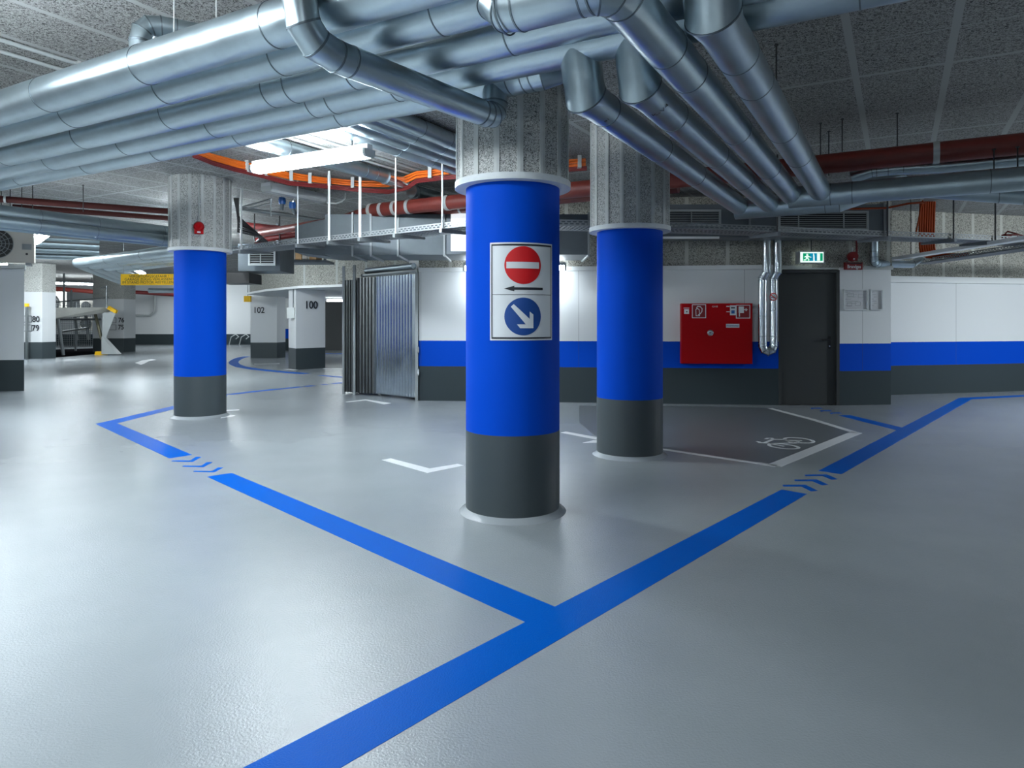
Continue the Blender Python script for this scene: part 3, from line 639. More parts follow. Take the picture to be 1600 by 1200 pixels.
for i, (v0, nm) in enumerate(((368, 'topmost'), (379, 'second'), (389, 'third'), (399, 'lowest'))):
    pipe('ventilation_pipe', nm + ' of the far teal pipes right of the air conditioner', 'pipe', [P(20, v0 - 1, 15.5 + i), P(155, v0 + 6 - i, 16.5 + i)], 0.10, group='far teal pipes')
pipe('ventilation_pipe', 'rounded pale pipe end near the far wall, right of the warning sign', 'pipe', [P(233, 454, 30), P(290, 454.5, 30)], 0.11, group=None)
# vertical pipe pair by the door, joined by a U bend
Yv = 10.30
xl, xr = (1191.5 - 800) / F * Yv, (1208.5 - 800) / F * Yv
zb = CH - 41 / F * Yv
path = [Vector((xl + 0.04, Yv - 0.05, 2.505)), Vector((xl + 0.04, Yv - 0.05, 2.02)), Vector((xl, Yv, 1.93)), Vector((xl, Yv, zb)), Vector((xl + 0.025, Yv, zb - 0.055)), Vector(((xl + xr) / 2, Yv, zb - 0.08)), Vector((xr - 0.025, Yv, zb - 0.055)), Vector((xr, Yv, zb)), Vector((xr, Yv, 1.93)), Vector((xr + 0.04, Yv - 0.05, 2.02)), Vector((xr + 0.04, Yv - 0.05, 2.505))]
vb = [(Vector((xl, Yv, CH + (500 - v) / F * Yv)), (0, 0, 1)) for v in (438, 494, 525, 537)] + [(Vector((xr, Yv, CH + (500 - v) / F * Yv)), (0, 0, 1)) for v in (438, 485, 525, 537)]
vp = pipe('heating_pipe', 'pair of upright shiny pipes joined by a U bend beside the door', 'pipe', path, 0.063, 'galv_bright', bands=vb, bw=0.008, bh_=0.002)
st = thing('no_smoking_sticker', 'round no smoking sticker on the right upright pipe', 'sign', (xr, Yv - 0.07, CH + 36 / F * Yv))
zc = CH + 36 / F * Yv
wrap_poly('sticker_face', [circ(0, 0, 0.062, 24)], 'sign_white', st, xr, Yv, zc, 0.063, 0.002, R(-22), step=0.01)
o_ = circ(0, 0, 0.060, 24); i_ = circ(0, 0, 0.046, 24)
wrap_poly('red_ring', [[o_[k], o_[(k + 1) % 24], i_[(k + 1) % 24], i_[k]] for k in range(24)], 'sign_red', st, xr, Yv, zc, 0.063, 0.0035, R(-22), step=0.01)
wrap_poly('cigarette', [rect(-0.03, -0.012, 0.03, -0.002), rect(0.012, 0.004, 0.022, 0.022)], 'sign_black', st, xr, Yv, zc, 0.063, 0.003, R(-22), step=0.01)
wrap_poly('red_bar', [[(-0.042, 0.030), (-0.032, 0.040), (0.042, -0.030), (0.032, -0.040)]], 'sign_red', st, xr, Yv, zc, 0.063, 0.004, R(-22), step=0.01)
# elbow duct at the right wall
Ye = 10.35
pipe('ventilation_pipe', 'galvanised elbow pipe coming down right of the door and turning right', 'pipe', fillet([P(1366, 340, Ye), P(1366, 412, Ye), P(1425, 413, 10.9), P(1440, 402, 11.2)], 0.10, 3), 0.058, bands=[(P(1366, 393, Ye), (0, 0, 1)), (P(1401, 413, 10.7), (1, .55, 0))])

# ------------------------------------------------------------------ orange and red cables under the ceiling
ctl = [(300, 233, 6.55), (330, 245, 6.9), (365, 255, 7.25), (400, 263, 7.55), (450, 274, 7.9), (500, 281, 8.15), (560, 287, 8.35), (605, 287.5, 8.3), (635, 280, 8.0), (650, 273, 7.75), (690, 268, 7.6), (725, 265.5, 7.45), (800, 262, 7.35), (860, 257, 7.3), (915, 253, 7.2)]
ctl = [(u, v, Y * 1.095) for u, v, Y in ctl]
def bundle_path(du, dv, ctl=ctl): return [P(u + du, v + dv, Y) for u, v, Y in ctl]
ob = thing('cable_bundle', 'bright orange cable bundle curving under the ceiling past the lamp', 'cable', bundle_path(0, 0)[0], group='cables under the ceiling')
for i in range(5):
    base = bundle_path(0, 0); pts = []
    for j, p in enumerate(base):
        pts.append(p + Vector((0, 0, 0.018 * (i - 2) * 0.9)) + Vector((0.2, 1, 0)).normalized() * (0.03 * (i % 2)) + Vector((0, 0, 0.006 * math.sin(j * 1.3 + i))))
    MB().tube(pts, 0.0125, 8).build('cable', 'orange', ob, sharp=60)
rd = thing('cable_bundle', 'dark red cables sagging just below the orange cable bundle', 'cable', bundle_path(0, 8)[0], group='cables under the ceiling')
for i in range(3):
    pts = [P(u + 2, v + 7.5 + 2.2 * i + (2.5 if j in (4, 7) else 0) + (3.5 if j == 8 else 0), Y + 0.02 * i) for j, (u, v, Y) in enumerate(ctl)]
    MB().tube(pts, 0.012, 8).build('cable', 'dark_red', rd, sharp=60)
for i, u in enumerate((388, 417, 457, 486, 516, 552, 672, 905)):
    j = max(k for k in range(len(ctl)) if ctl[k][0] <= u); a, b = ctl[j], ctl[min(j + 1, len(ctl) - 1)]
    w = (u - a[0]) / max(1e-6, b[0] - a[0]); p = P(u, a[1] + (b[1] - a[1]) * w, a[2] + (b[2] - a[2]) * w); top_ = CEIL - p.z - 0.002
    nm = ('at the left tip of the lamp', 'left of the lamp middle', 'behind the lamp middle', 'right of the lamp middle', 'left of the thick white rod', 'right of the first thick white rod', 'just left of the signed column', 'between the two front columns')[i]
    t = thing('cable_clip', 'grey metal clip holding the orange cables, ' + nm, 'clip', p, group='clips on the orange cables')
    MB().box((-0.022, -0.055, -0.062), (0.022, -0.045, top_)).build('strap', 'frame_grey', t, True, 0)
    MB().box((-0.022, -0.055, -0.070), (0.022, 0.06, -0.062)).build('foot', 'frame_grey', t, True, 0)
tg = thing('yellow_tag', 'small yellow tag hanging under the end of the metal sleeve', 'tag', P(635, 288, 9.0))
MB().box((-0.014, -0.004, -0.06), (0.014, 0.004, 0.0)).build('tag_plate', 'yellow', tg, True, 0)
MB().tube([(0, 0, -0.005), (0, 0, 0.08)], 0.004, 6).build('string', 'rod', tg, True)
# orange cables on the wall at the right
ow = thing('cable_bundle', 'dark orange cables running down the right wall and bending right', 'cable', P(1446, 330, 10.9), group='cables at the right wall')
for i in range(7):
    u = 1437 + 3.6 * i
    path = fillet([P(u + 2, 300, 10.95), P(u, 360, 10.95), P(u + 1, 400 - 1.5 * i + 3, 10.9), P(1478, 401 - 0.6 * i, 10.8), P(1512, 400 - 0.5 * i, 10.3)], 0.15, 4)
    MB().tube(path, 0.0185, 8).build('cable', 'orange_dark', ow, sharp=60)
o2 = thing('cable_strand', 'single dark orange cable left of the wall cable bundle', 'cable', P(1437, 310, 10.85), group='cables at the right wall')
MB().tube([P(1442, 312, 10.85), P(1437, 335, 10.85), P(1431, 365, 10.85)], 0.012, 8).build('cable', 'orange_dark', o2)
o3 = thing('cable_strand', 'thin orange cable running left over the grille duct', 'cable', P(1385, 325, 9.6), group='cables at the right wall')
MB().tube([P(1300, 327, 9.6), P(1385, 325, 9.6), P(1420, 318, 9.7), P(1445, 316, 9.8)], 0.014, 8).build('cable', 'orange_dark', o3)

# ------------------------------------------------------------------ perforated cable trays and their hangers
def tray(label, pts, z, width, pitch=0.06, slat=0.05, group='perforated cable trays'):
    pts = [Vector((x, y, 0)) for x, y in pts]
    t = thing('cable_tray', label, 'cable tray', (pts[0].x, pts[0].y, z), group=group)
    near, far, bot = MB(), MB(), MB()
    for a, b in zip(pts[:-1], pts[1:]):
        L = (b - a).length; d = (b - a) / L; n = Vector((-d.y, d.x, 0))
        m = Matrix((d, n, Vector((0, 0, 1)))).transposed().to_4x4(); m.translation = Vector((a.x, a.y, z))
        for mb, y in ((near, 0.0), (far, width)):
            for z0, z1 in ((0, 0.016), (0.030, 0.038), (0.052, 0.066)): mb.box((0, y, z0), (L, y + 0.003, z1), m)
            k = int(L / pitch)
            for i in range(k):
                x = (i + 0.1) * L / k
                mb.box((x, y, 0.016), (x + 0.022, y + 0.003, 0.030), m)
                x = (i + 0.6) * L / k
                mb.box((x, y, 0.038), (min(L, x + 0.022), y + 0.003, 0.052), m)
        k = int(L / slat)
        for i in range(k):
            x = i * L / k; bot.box((x, 0.003, 0), (x + slat * 0.55, width, 0.002), m)
        for i in range(5):
            y = 0.01 + i * (width - 0.04) / 4; bot.box((0, y, -0.002), (L, y + 0.018, 0.0), m)
    near.build('side_rail', 'tray', t, sharp=0); far.build('side_rail', 'tray', t, sharp=0); bot.build('tray_floor', 'tray', t, sharp=0)
    return t
ZT = 2.315
tl = [(-4.35, 10.2), (-3.78, 9.78), (-1.89, 8.42), (-0.52, 7.40), (-0.15, 7.27)]
trr = [(-0.15, 7.27), (0.66, 7.36), (1.77, 7.54), (2.92, 7.82), (3.82, 8.10), (5.6, 8.55), (7.6, 9.2), (9.5, 9.9)]
tray('perforated cable tray left of the signed column', tl, ZT, 0.42)
tray('perforated cable tray running right past the exit sign', trr, ZT, 0.42)
tray('lower perforated cable tray at the right edge by the orange cables', [(6.68, 11.4), (6.64, 8.9), (6.60, 5.8)], CH + 0.93, 0.30)
wd = thing('cable_duct', 'plain white cable duct under the right tray behind the orange cables', 'duct', (6.2, 11.2, CH + 0.92))
MB().box((6.12, 6.3, CH + 0.965), (6.27, 11.55, CH + 1.01)).build('duct_body', 'white_steel', wd, sharp=0)
for y_ in (7.6, 10.6): MB().tube([(6.19, y_, CH + 1.01), (6.19, y_, CEIL - 0.003)], 0.006, 8).build('hanger_rod', 'rod', wd)
def tray_cables(label, pts, z, offs, mt, w):
    t = thing('cable_bundle', label, 'cable', (pts[0][0], pts[0][1], z), group='cables in the trays')
    for o in offs:
        MB().tube([Vector((x, y + o, z)) for x, y in pts], 0.012, 8).build('cable', mt, t, sharp=60)
tray_cables('grey cables lying in the left tray', tl, ZT + 0.016, (0.12, 0.18, 0.25, 0.31), 'rod', 0)
tray_cables('grey cables lying in the right tray', trr, ZT + 0.016, (0.12, 0.18, 0.25, 0.31), 'rod', 0)
def along(pts, u):                                      # point of a plan polyline seen at column u
    for a, b in zip(pts[:-1], pts[1:]):
        ua, ub = 800 + F * a[0] / a[1], 800 + F * b[0] / b[1]
        if ua <= u <= ub:
            lo, hi = 0.0, 1.0
            for _ in range(40):
                w = (lo + hi) / 2; x = a[0] + (b[0] - a[0]) * w; y = a[1] + (b[1] - a[1]) * w
                if 800 + F * x / y < u: lo = w
                else: hi = w
            return Vector((x, y, 0)), Vector((b[0] - a[0], b[1] - a[1], 0)).normalized()
HG = [(tl, 379, 0.014, 'white_steel', 'against the far blue column'), (tl, 467, 0.009, 'white_steel', 'in front of the blue valves'), (tl, 516.5, 0.015, 'white_steel', 'left of the thickest rod'), (tl, 565, 0.017, 'white_steel', 'thickest white rod under the lamp end'), (tl, 620, 0.010, 'white_steel', 'below the metal sleeve'), (tl, 693, 0.011, 'white_steel', 'just left of the signed column'),
      (trr, 1213, 0.009, 'rod', 'above the upright pipe pair'), (trr, 1385, 0.010, 'rod', 'above the framed notices'), (trr, 1488, 0.010, 'rod', 'right of the wall cables'), (trr, 1553, 0.010, 'rod', 'beside the red box at the right edge')]
for pts, u, r, mt, nm in HG:
    p, d = along(pts, u); n = Vector((-d.y, d.x, 0))
    t = thing('tray_hanger', ('pale ' if mt == 'white_steel' else 'dark ') + 'rod hanger carrying the cable tray, ' + nm, 'hanger', (p.x, p.y, ZT - 0.05), group='hangers of the cable trays')
    q0 = p - n * (r + 0.008)
    MB().tube([q0 + Vector((0, 0, ZT - 0.045)), q0 + Vector((0, 0, CEIL))], r, 10).build('rod', mt, t)
    m = Matrix((d, n, Vector((0, 0, 1)))).transposed().to_4x4(); m.translation = Vector((p.x, p.y, ZT))
    MB().prism([(-0.05, -0.003), (0.46, -0.003), (0.46, -0.028), (-0.05, -0.05)], -0.02, 0.02, m @ Matrix(((0, 0, 1, 0), (1, 0, 0, 0), (0, 1, 0, 0), (0, 0, 0, 1)))).build('arm', 'tray' if mt == 'white_steel' else 'duct_dark', t, sharp=0)

# ceiling rods that hold the pipes
def rod(label, p, z0, z1=CEIL, r=0.006, mt='rod', group='dark threaded rods under the ceiling'):
    t = thing('threaded_rod', label, 'rod', (p[0], p[1], z0), group=group)
    MB().tube([(p[0], p[1], z0), (p[0], p[1], z1 - 0.004)], r, 8).build('rod_shaft', mt, t)
    MB().lathe([(0, 0), (r * 2.5, 0), (r * 2.5, 0.008), (0, 0.008)], 12, Matrix.Translation((p[0], p[1], z1 - 0.008))).build('ceiling_nut', mt, t)
for u, q, nm in ((1282, rq, 'leftmost of three above the start of the red pipe'), (1295, rq + 0.35, 'middle one of three above the start of the red pipe'), (1316, rq - 0.05, 'third above the start of the red pipe'), (1402, rq, 'above the middle of the red pipe')):
    rod('dark rod at right, ' + nm, G(pu(u, q), q, 0), rz + (0.09 if q < 7.3 else -0.05), group='rods over the red pipe')
for u, nm in ((1553, 'second'), (1590, 'last')):
    rod('dark rod between red and shiny pipe, ' + nm + ' at the right edge', G(pu(u, 7.1), 7.1, 0), ZL + 0.05, rz - 0.04, group='rods over the shiny pipe')
rod('dark rod right of the four branch pipes', G(pu(1213, 5.0), 5.0, 0), 2.88)
for u, nm in ((272, 'left'), (338, 'right')):
    rod('pale rod above the bright front pipe, ' + nm + ' one of two', G(pu(u, 2.35), 2.35, 0), ZB + 0.11, r=0.004, mt='frame_grey', group='rods above the front pipe')
for i, (u, v) in enumerate(((2, 300), (16, 300), (34, 300), (51, 300), (130, 300))):
    nm = ('first', 'second', 'third', 'fourth', 'fifth')[i]
    p = P(u, v, 9.6); rod('dark rod over the thin red pipes at far left, ' + nm + ' from the left edge', p, 2.82, group='rods at the far left')
# conduits on the ceiling, upper left
for i, (u, v, nm) in enumerate(((0, 62, 'upper'), (0, 80, 'lower'))):
    a = pz(u, v, CEIL - 0.02); t = thing('ceiling_conduit', 'thin pale conduit on the ceiling at upper left, ' + nm + ' one of two', 'conduit', a, group='conduits on the ceiling')
    MB().tube([a - E2 * 2.5, a + E2 * 5.0], 0.014, 10).build('conduit_tube', 'frame_grey', t)
    for s in (-0.4, 0.5, 1.5):
        MB().box((-0.02, -0.012, -0.018), (0.02, 0.012, 0.02), Matrix.Translation(a + E2 * s) @ Matrix.Rotation(-AX, 4, 'Z')).build('clip', 'batten', t, sharp=0)

# ------------------------------------------------------------------ rectangular ducts
def duct(label, lo, hi, mt, flanges, group='rectangular ducts'):
    t = thing('ventilation_duct', label, 'duct', (lo[0], lo[1], lo[2]), group=group)
    MB().box(lo, hi).build('duct_body', mt, t, sharp=0)
    for x in flanges:
        mb = MB(); ringpoly(mb, rect(lo[1] - 0.025, lo[2] - 0.025, hi[1] + 0.0, hi[2] + 0.025), rect(lo[1] + 0.002, lo[2] + 0.002, hi[1] - 0.002, hi[2] - 0.002), x - 0.013, x + 0.013, Matrix(((0, 0, 1, 0), (1, 0, 0, 0), (0, 1, 0, 0), (0, 0, 0, 1))))
        mb.build('flange', 'tray', t, sharp=0)
    return t
dk = duct('long silver rectangular duct behind the cable tray', (-2.55, 9.3, 2.19), (1.06, 10.2, 2.74), 'duct', (-2.17, -1.92, -1.55, -0.92, 1.045))
MB().prism([(-2.55, 2.19), (-2.55, 2.74), (-3.05, 2.62), (-3.05, 2.25)], 9.6, 10.2, Matrix(((1, 0, 0, 0), (0, 0, 1, 0), (0, 1, 0, 0), (0, 0, 0, 1)))).build('end_reducer', 'duct', dk, sharp=0)
wp = thing('light_panel', 'bright white square panel on the duct left of the signed column', 'lamp', (-0.4, 9.28, 2.22))
MB().box((-0.83, 9.262, 2.23), (0.3, 9.275, 2.745)).build('panel_face', 'lit_white', wp, sharp=0)
ringpoly(MB(), rect(-0.885, 2.19, 0.34, 2.79), rect(-0.83, 2.235, 0.3, 2.745), 0, 0.04, Matrix(((1, 0, 0, 0), (0, 0, -1, 9.298), (0, 1, 0, 0), (0, 0, 0, 1)))).build('panel_frame', 'duct_dark', wp, sharp=0)
d2 = duct('dark duct with louvred grilles above the fire cabinet and door', (1.9, 9.92, 2.50), (5.45, 10.36, 2.98), 'duct_dark', (5.40, 3.45))
def grille(label, x0, x1, z0, z1, y, ns):
    t = thing('louvre_grille', label, 'grille', ((x0 + x1) / 2, y, z0), group='louvred grilles')
    ringpoly(MB(), rect(x0, z0, x1, z1), rect(x0 + 0.03, z0 + 0.025, x1 - 0.03, z1 - 0.025), 0, 0.03, Matrix(((1, 0, 0, 0), (0, 0, -1, y), (0, 1, 0, 0), (0, 0, 0, 1)))).build('grille_frame', 'frame_grey', t, sharp=0)
    MB().box((x0 + 0.02, y - 0.006, z0 + 0.02), (x1 - 0.02, y - 0.002, z1 - 0.02)).build('dark_back', 'black', t, sharp=0)
    mb = MB()
    for i in range(ns):
        z = z0 + 0.035 + (z1 - z0 - 0.07) * i / (ns - 1); mb.box((x0 + 0.03, y - 0.026, z - 0.004), (x1 - 0.03, y - 0.010, z + 0.004))
    mb.build('louvres', 'frame_grey', t, sharp=0)
    mb = MB(); n = max(1, int((x1 - x0) / 0.45))
    for i in range(n):
        x = x0 + (x1 - x0) * (i + 0.45) / n; mb.box((x - 0.006, y - 0.032, z0 + 0.025), (x + 0.006, y - 0.010, z1 - 0.025))
    mb.build('mullions', 'frame_grey', t, sharp=0)
grille('louvred grille behind the tray, just right of the right column', 2.25, 3.03, 2.66, 2.90, 9.92, 8)
grille('wider louvred grille above the exit sign and door', 3.86, 5.17, 2.60, 2.88, 9.92, 8)
grille('small dark framed vent left of the shed, under the tray', -4.55, -4.08, 2.24, 2.54, 11.8, 7)
va = thing('vent_box', 'grey vent box with a dark opening beside the far blue column', 'vent', (-4.2, 12.1, 2.1))
MB().box((-4.75, 11.84, 2.15), (-4.02, 12.6, 2.62)).build('box_body', 'duct', va, sharp=0)
MB().box((-5.2, 12.0, 1.95), (-4.62, 12.6, 2.13)).build('lower_box', 'dark_grille', va, sharp=0)
# wooden crates / lit shelving seen through the gap under the tray
for i, (u0, u1, nm) in enumerate(((444, 457, 'leftmost'), (459, 471, 'second'), (472.5, 479, 'third'), (481, 494, 'rightmost, palest'))):
    a, b = P(u0, 406, 13.2), P(u1, 389, 13.2)
    t = thing('wooden_crate', 'pale wooden crate stored above the corridor, ' + nm, 'crate', (a.x, a.y, a.z), group='crates above the corridor')
    MB().box((a.x, a.y, a.z), (b.x, a.y + 0.4, b.z)).build('crate_body', 'wood' if i != 2 else 'beige', t, sharp=0)
    MB().box((a.x, a.y - 0.01, a.z), (a.x + 0.03, a.y, b.z)).build('corner_slat', 'beige', t, sharp=0)
for x_ in (-4.6, -4.15): MB().tube([(x_, 12.2, 2.62), (x_, 12.2, CEIL - 0.003)], 0.012, 8).build('hanger_rod', 'rod', va)
sh = thing('storage_shelf', 'dark shelf plate carrying the pale wooden crates', 'shelf', P(470, 409, 13.2))
a, b = P(415, 410, 13.1), P(510, 406.2, 13.1)
MB().box((a.x, a.y, a.z), (b.x, a.y + 0.6, b.z)).build('shelf_plate', 'duct_dark', sh, sharp=0)
for s in (0.1, 0.9):
    x = a.x + (b.x - a.x) * s; MB().box((x - 0.02, a.y + 0.3, b.z), (x + 0.02, a.y + 0.34, CEIL)).build('bracket', 'duct_dark', sh, sharp=0)
# unlit ceiling lamp, blue valves
lamp('unlit pale lamp housing on the ceiling left of the thick white rods', G(-7.45, qu(415, -7.45), CH + 1.80), G(-7.45, qu(505, -7.45), CH + 1.80), mt='collar', chains=True, group=None, name='unlit_lamp', w=0.09)
for i, (u, v, nm) in enumerate(((441, 314, 'left'), (457, 321, 'right'))):
    t = thing('pipe_valve', 'small blue valve under the ceiling, ' + nm + ' one of two', 'valve', P(u, v, 10.2), group='blue valves')
    MB().lathe([(0, -0.05), (0.045, -0.05), (0.055, 0.0), (0.045, 0.05), (0, 0.05)], 16).build('valve_body', 'valve_blue', t, True)
    MB().tube([(0, 0, 0.04), (0.03, 0, 0.12)], 0.018, 10).build('valve_stem', 'chrome', t, True)
    MB().tube([(0, 0, -0.04), (-0.02 + 0.06 * i, 0.02, -0.13)], 0.03, 10).build('valve_outlet', 'duct', t, True)
pipe('support_pipe', 'thin dark pipe running under the blue valves', 'pipe', [P(378, 326, 10.6), P(450, 336, 10.9), P(520, 348, 11.2)], 0.03, 'post')
sb = thing('support_bracket', 'dark triangular bracket beside the far blue column', 'bracket', P(400, 315, 10.0))
MB().tube([P(377, 324, 10), P(424, 311, 10), P(423, 318, 10), P(377, 328, 10)], 0.014, 8).build('arm', 'post', sb)
MB().tube([P(423, 312, 10), P(423, 338, 10)], 0.010, 8).build('drop_rod', 'post', sb)
fc = thing('fan_of_cables', 'dark cables fanning down behind the far blue column', 'cable', P(395, 360, 10.8))
for i in range(7):
    MB().tube([P(366 + i, 309.5, 10.6), P(372, 338 + 4 * i, 10.6), P(392 + 3 * i, 356 + 2.5 * i, 10.7), P(418 - 3 * i, 378, 10.9)], 0.014, 6).build('cable', 'rod', fc, sharp=60)

lp = thing('cable_loop', 'loose white cable loop under the ceiling behind the thick rods', 'cable', P(520, 318, 10.2))
MB().tube([P(505, 314, 10.2), P(512, 317, 10.2), P(525, 318, 10.2), P(534, 315, 10.2), P(539, 310, 10.2), P(540, 297, 10.2)], 0.013, 8).build('cable', 'white_steel', lp, sharp=60)
# ------------------------------------------------------------------ corrugated shed
A_, A2, B_, C_ = Vector((-2.97, 12.06, 0)), Vector((-2.71, 11.88, 0)), Vector((-2.34, 11.68, 0)), Vector((-1.53, 10.97, 0))
shed = thing('storage_shed', 'corrugated galvanised metal shed standing against the back wall', 'shed', tuple(B_))
def sheet(a, b, z0, z1, ribs, depth, trap=0.5):
    d = (b - a); L = d.length; d = d / L; n = Vector((d.y, -d.x, 0))
    prof = []
    for i in range(ribs):
        x = L * i / ribs; w = L / ribs
        prof += [(x, 0), (x + w * (1 - trap) * 0.7, 0), (x + w * (1 - trap), depth), (x + w * 0.9, depth)]
    prof.append((L, 0))
    vs = []; fs = []
    for x, y in prof: 
        p = a + d * x + n * y; vs += [p + Vector((0, 0, z0)), p + Vector((0, 0, z1))]
    for i in range(len(prof) - 1): fs.append((2 * i, 2 * i + 2, 2 * i + 3, 2 * i + 1))
    k = len(vs); 
    for x, y in prof:
        p = a + d * x + n * (y - 0.003); vs += [p + Vector((0, 0, z0)), p + Vector((0, 0, z1))]
    for i in range(len(prof) - 1): fs.append((k + 2 * i, k + 2 * i + 1, k + 2 * i + 3, k + 2 * i + 2))
    m_ = MB(); m_.v = vs; m_.f = fs; return m_
sheet(A_, A2, 0.04, 2.0, 5, 0.025).build('corrugated_panel', 'corrugated_shaded', shed, sharp=20)
sheet(A2, B_, 0.04, 2.03, 6, 0.025).build('corrugated_panel', 'corrugated_shaded', shed, sharp=20)
sheet(B_, C_ - (C_ - B_) * 0.12, 0.05, 2.04, 13, 0.014, 0.35).build('corrugated_panel', 'corrugated', shed, sharp=20)
sheet(C_ - (C_ - B_) * 0.12, C_, 0.05, 2.04, 1, 0.004).build('door_edge', 'corrugated', shed, sharp=20)
sheet(A_ + Vector((0.6, 1.2, 0)), A_, 0.04, 2.0, 9, 0.025).build('corrugated_panel', 'corrugated', shed, sharp=20)
for p, z in ((A_, 2.25), (A2 + Vector((-0.02, -0.05, 0)), 2.25), (B_ + Vector((0.06, 0.1, 0)), 2.20), (C_, 2.06)):
    MB().box((p.x - 0.022, p.y - 0.022, 0), (p.x + 0.022, p.y + 0.022, z)).build('post', 'post', shed, sharp=0)
dd = (C_ - A2).normalized()
MB().tube([A2 + Vector((0.1, 0.0, 2.07)), C_ + Vector((0, 0.0, 2.09))], 0.03, 10).build('top_rail', 'post', shed)
MB().tube([A2 + Vector((0.15, 0.12, 2.16)), C_ + Vector((-0.05, 0.03, 2.17))], 0.05, 12).build('roller_drum', 'galv_dark', shed)
for z in (0.78, 0.42):
    MB().box((C_.x + 0.015, C_.y - 0.06, z), (C_.x + 0.045, C_.y - 0.02, z + 0.09)).build('hinge', 'chrome', shed, sharp=0)

# ------------------------------------------------------------------ fire hose cabinet and things on the back wall
Yc = 10.36
cm = frame((P(1120, 0, Yc).x, Yc, 0), (1, -0.1059, 0))
fc_ = thing('fire_hose_cabinet', 'red fire hose cabinet with round lock on the back wall', 'cabinet', mtx=cm)
x0, x1 = P(1066, 0, Yc).x - cm.translation.x, P(1174.5, 0, Yc).x - cm.translation.x
zt, zb_ = CH + 26 / F * Yc, CH - 68.5 / F * Yc
MB().box((x0, zb_, -0.165), (x1, zt, -0.02)).build('cabinet_body', 'red', fc_, True, 0)
dr = MB().box((x0 + 0.008, zb_ + 0.008, -0.02), (x1 - 0.008, zt - 0.008, 0.0)).build('cabinet_door', 'red', fc_, True, 0)
def cl(u, v, z=0.001): return ((u - 800) / F * Yc - cm.translation.x, CH + (500 - v) / F * Yc, z)
MB().lathe([(0, 0), (0.043, 0), (0.046, 0.012), (0.034, 0.018), (0.030, 0.010), (0, 0.010)], 24, Matrix.Translation(cl(1110, 520))).build('round_lock', 'chrome', dr, True)
MB().box((-0.016, -0.006, 0.010), (0.016, 0.006, 0.014), Matrix.Translation(cl(1110, 520))).build('lock_slot', 'sign_black', dr, True, 0)
def lab(name, u0, v0, u1, v1, mt, z=0.002):
    a, b = cl(u0, v1), cl(u1, v0); return MB().box((a[0], a[1], 0.0005), (b[0], b[1], z)).build(name, mt, dr, True, 0)
def ringlab(name, u0, v0, u1, v1, t, mt):
    a, b = cl(u0, v1), cl(u1, v0); return ringpoly(MB(), rect(a[0], a[1], b[0], b[1]), rect(a[0] + t, a[1] + t, b[0] - t, b[1] - t), 0.001, 0.004).build(name, mt, dr, True, 0)
lab('pictogram_field', 1082.5, 476, 1103, 496.5, 'red_dark'); ringlab('pictogram_border', 1082, 475.5, 1103.5, 497, 0.010, 'sign_white')
lab('pictogram_field', 1149.5, 476.5, 1170, 497, 'red_dark'); ringlab('pictogram_border', 1149, 476.5, 1170.5, 497.5, 0.010, 'sign_white')
def strk(name, pts, w, mt, z=0.004):
    mb = MB(); q = [Vector(cl(1055 + x / 12.31, 465 + y / 12.31)[:2] + (0,)) for x, y in pts]
    for a, b in zip(q[:-1], q[1:]):
        dd_ = (b - a); L = dd_.length; dd_ /= L; m_ = Matrix((dd_, Vector((-dd_.y, dd_.x, 0)), Vector((0, 0, 1)))).transposed().to_4x4(); m_.translation = a
        mb.box((-w / 2, -w / 2, 0.002), (L + w / 2, w / 2, z), m_)
    return mb.build(name, mt, dr, True, 0)
strk('extinguisher_outline', [(410, 350), (405, 230), (435, 205), (470, 235), (475, 350), (410, 350)], 0.010, 'sign_white')
strk('extinguisher_hose', [(420, 195), (440, 168), (490, 175), (525, 215), (520, 265), (490, 310), (455, 330)], 0.012, 'sign_white')
lab('hose_reel', 1153, 479, 1161, 489, 'sign_white', 0.004); strk('hose_reel_pipe', [(1222, 280), (1222, 355)], 0.016, 'sign_white')
strk('hose_nozzle', [(1310, 232), (1345, 232), (1345, 215), (1345, 250), (1365, 232)], 0.014, 'sign_white')
lab('key_plate', 1070, 483, 1077.5, 490.5, 'sign_white', 0.004); lab('key_plate_hole', 1073, 486, 1075, 488, 'sign_black', 0.006)
lab('white_sticker', 1140, 477, 1149, 492.5, 'sign_white', 0.004)
lab('sticker_print', 1141.5, 480, 1147.5, 482, 'sign_black', 0.006); lab('sticker_print', 1142, 485, 1147, 490, 'valve_blue', 0.006)
lab('name_label', 1134, 506, 1154, 511.8, 'sign_white', 0.004)
text('label_lettering', 'Feuerlöscher', 0.034, 'sign_blue', dr, Matrix.Translation(cl(1144, 509, 0.006)), 0.0005)
text('label_lettering', 'G.H.B', 0.034, 'sign_white', dr, Matrix.Translation(cl(1117, 479, 0.004)), 0.0005)
lab('white_print', 1134.5, 478, 1139.5, 479.5, 'sign_white', 0.003); lab('white_print', 1134.5, 486.5, 1139.5, 487.8, 'sign_white', 0.003); lab('white_print', 1069, 480.8, 1078, 481.8, 'sign_white', 0.003)
vt = thing('hose_coupling', 'white round coupling between the red cabinet and the upright pipes', 'valve', P(1179, 484, 10.5))
MB().lathe([(0, -0.09), (0.05, -0.09), (0.06, -0.03), (0.06, 0.03), (0.035, 0.07), (0, 0.07)], 20, Matrix.Rotation(R(90), 4, 'Y')).build('coupling_body', 'white', vt, True)
MB().tube([(0, 0, 0), (0, 0.07, 0)], 0.03, 12).build('wall_stub', 'frame_grey', vt, True)
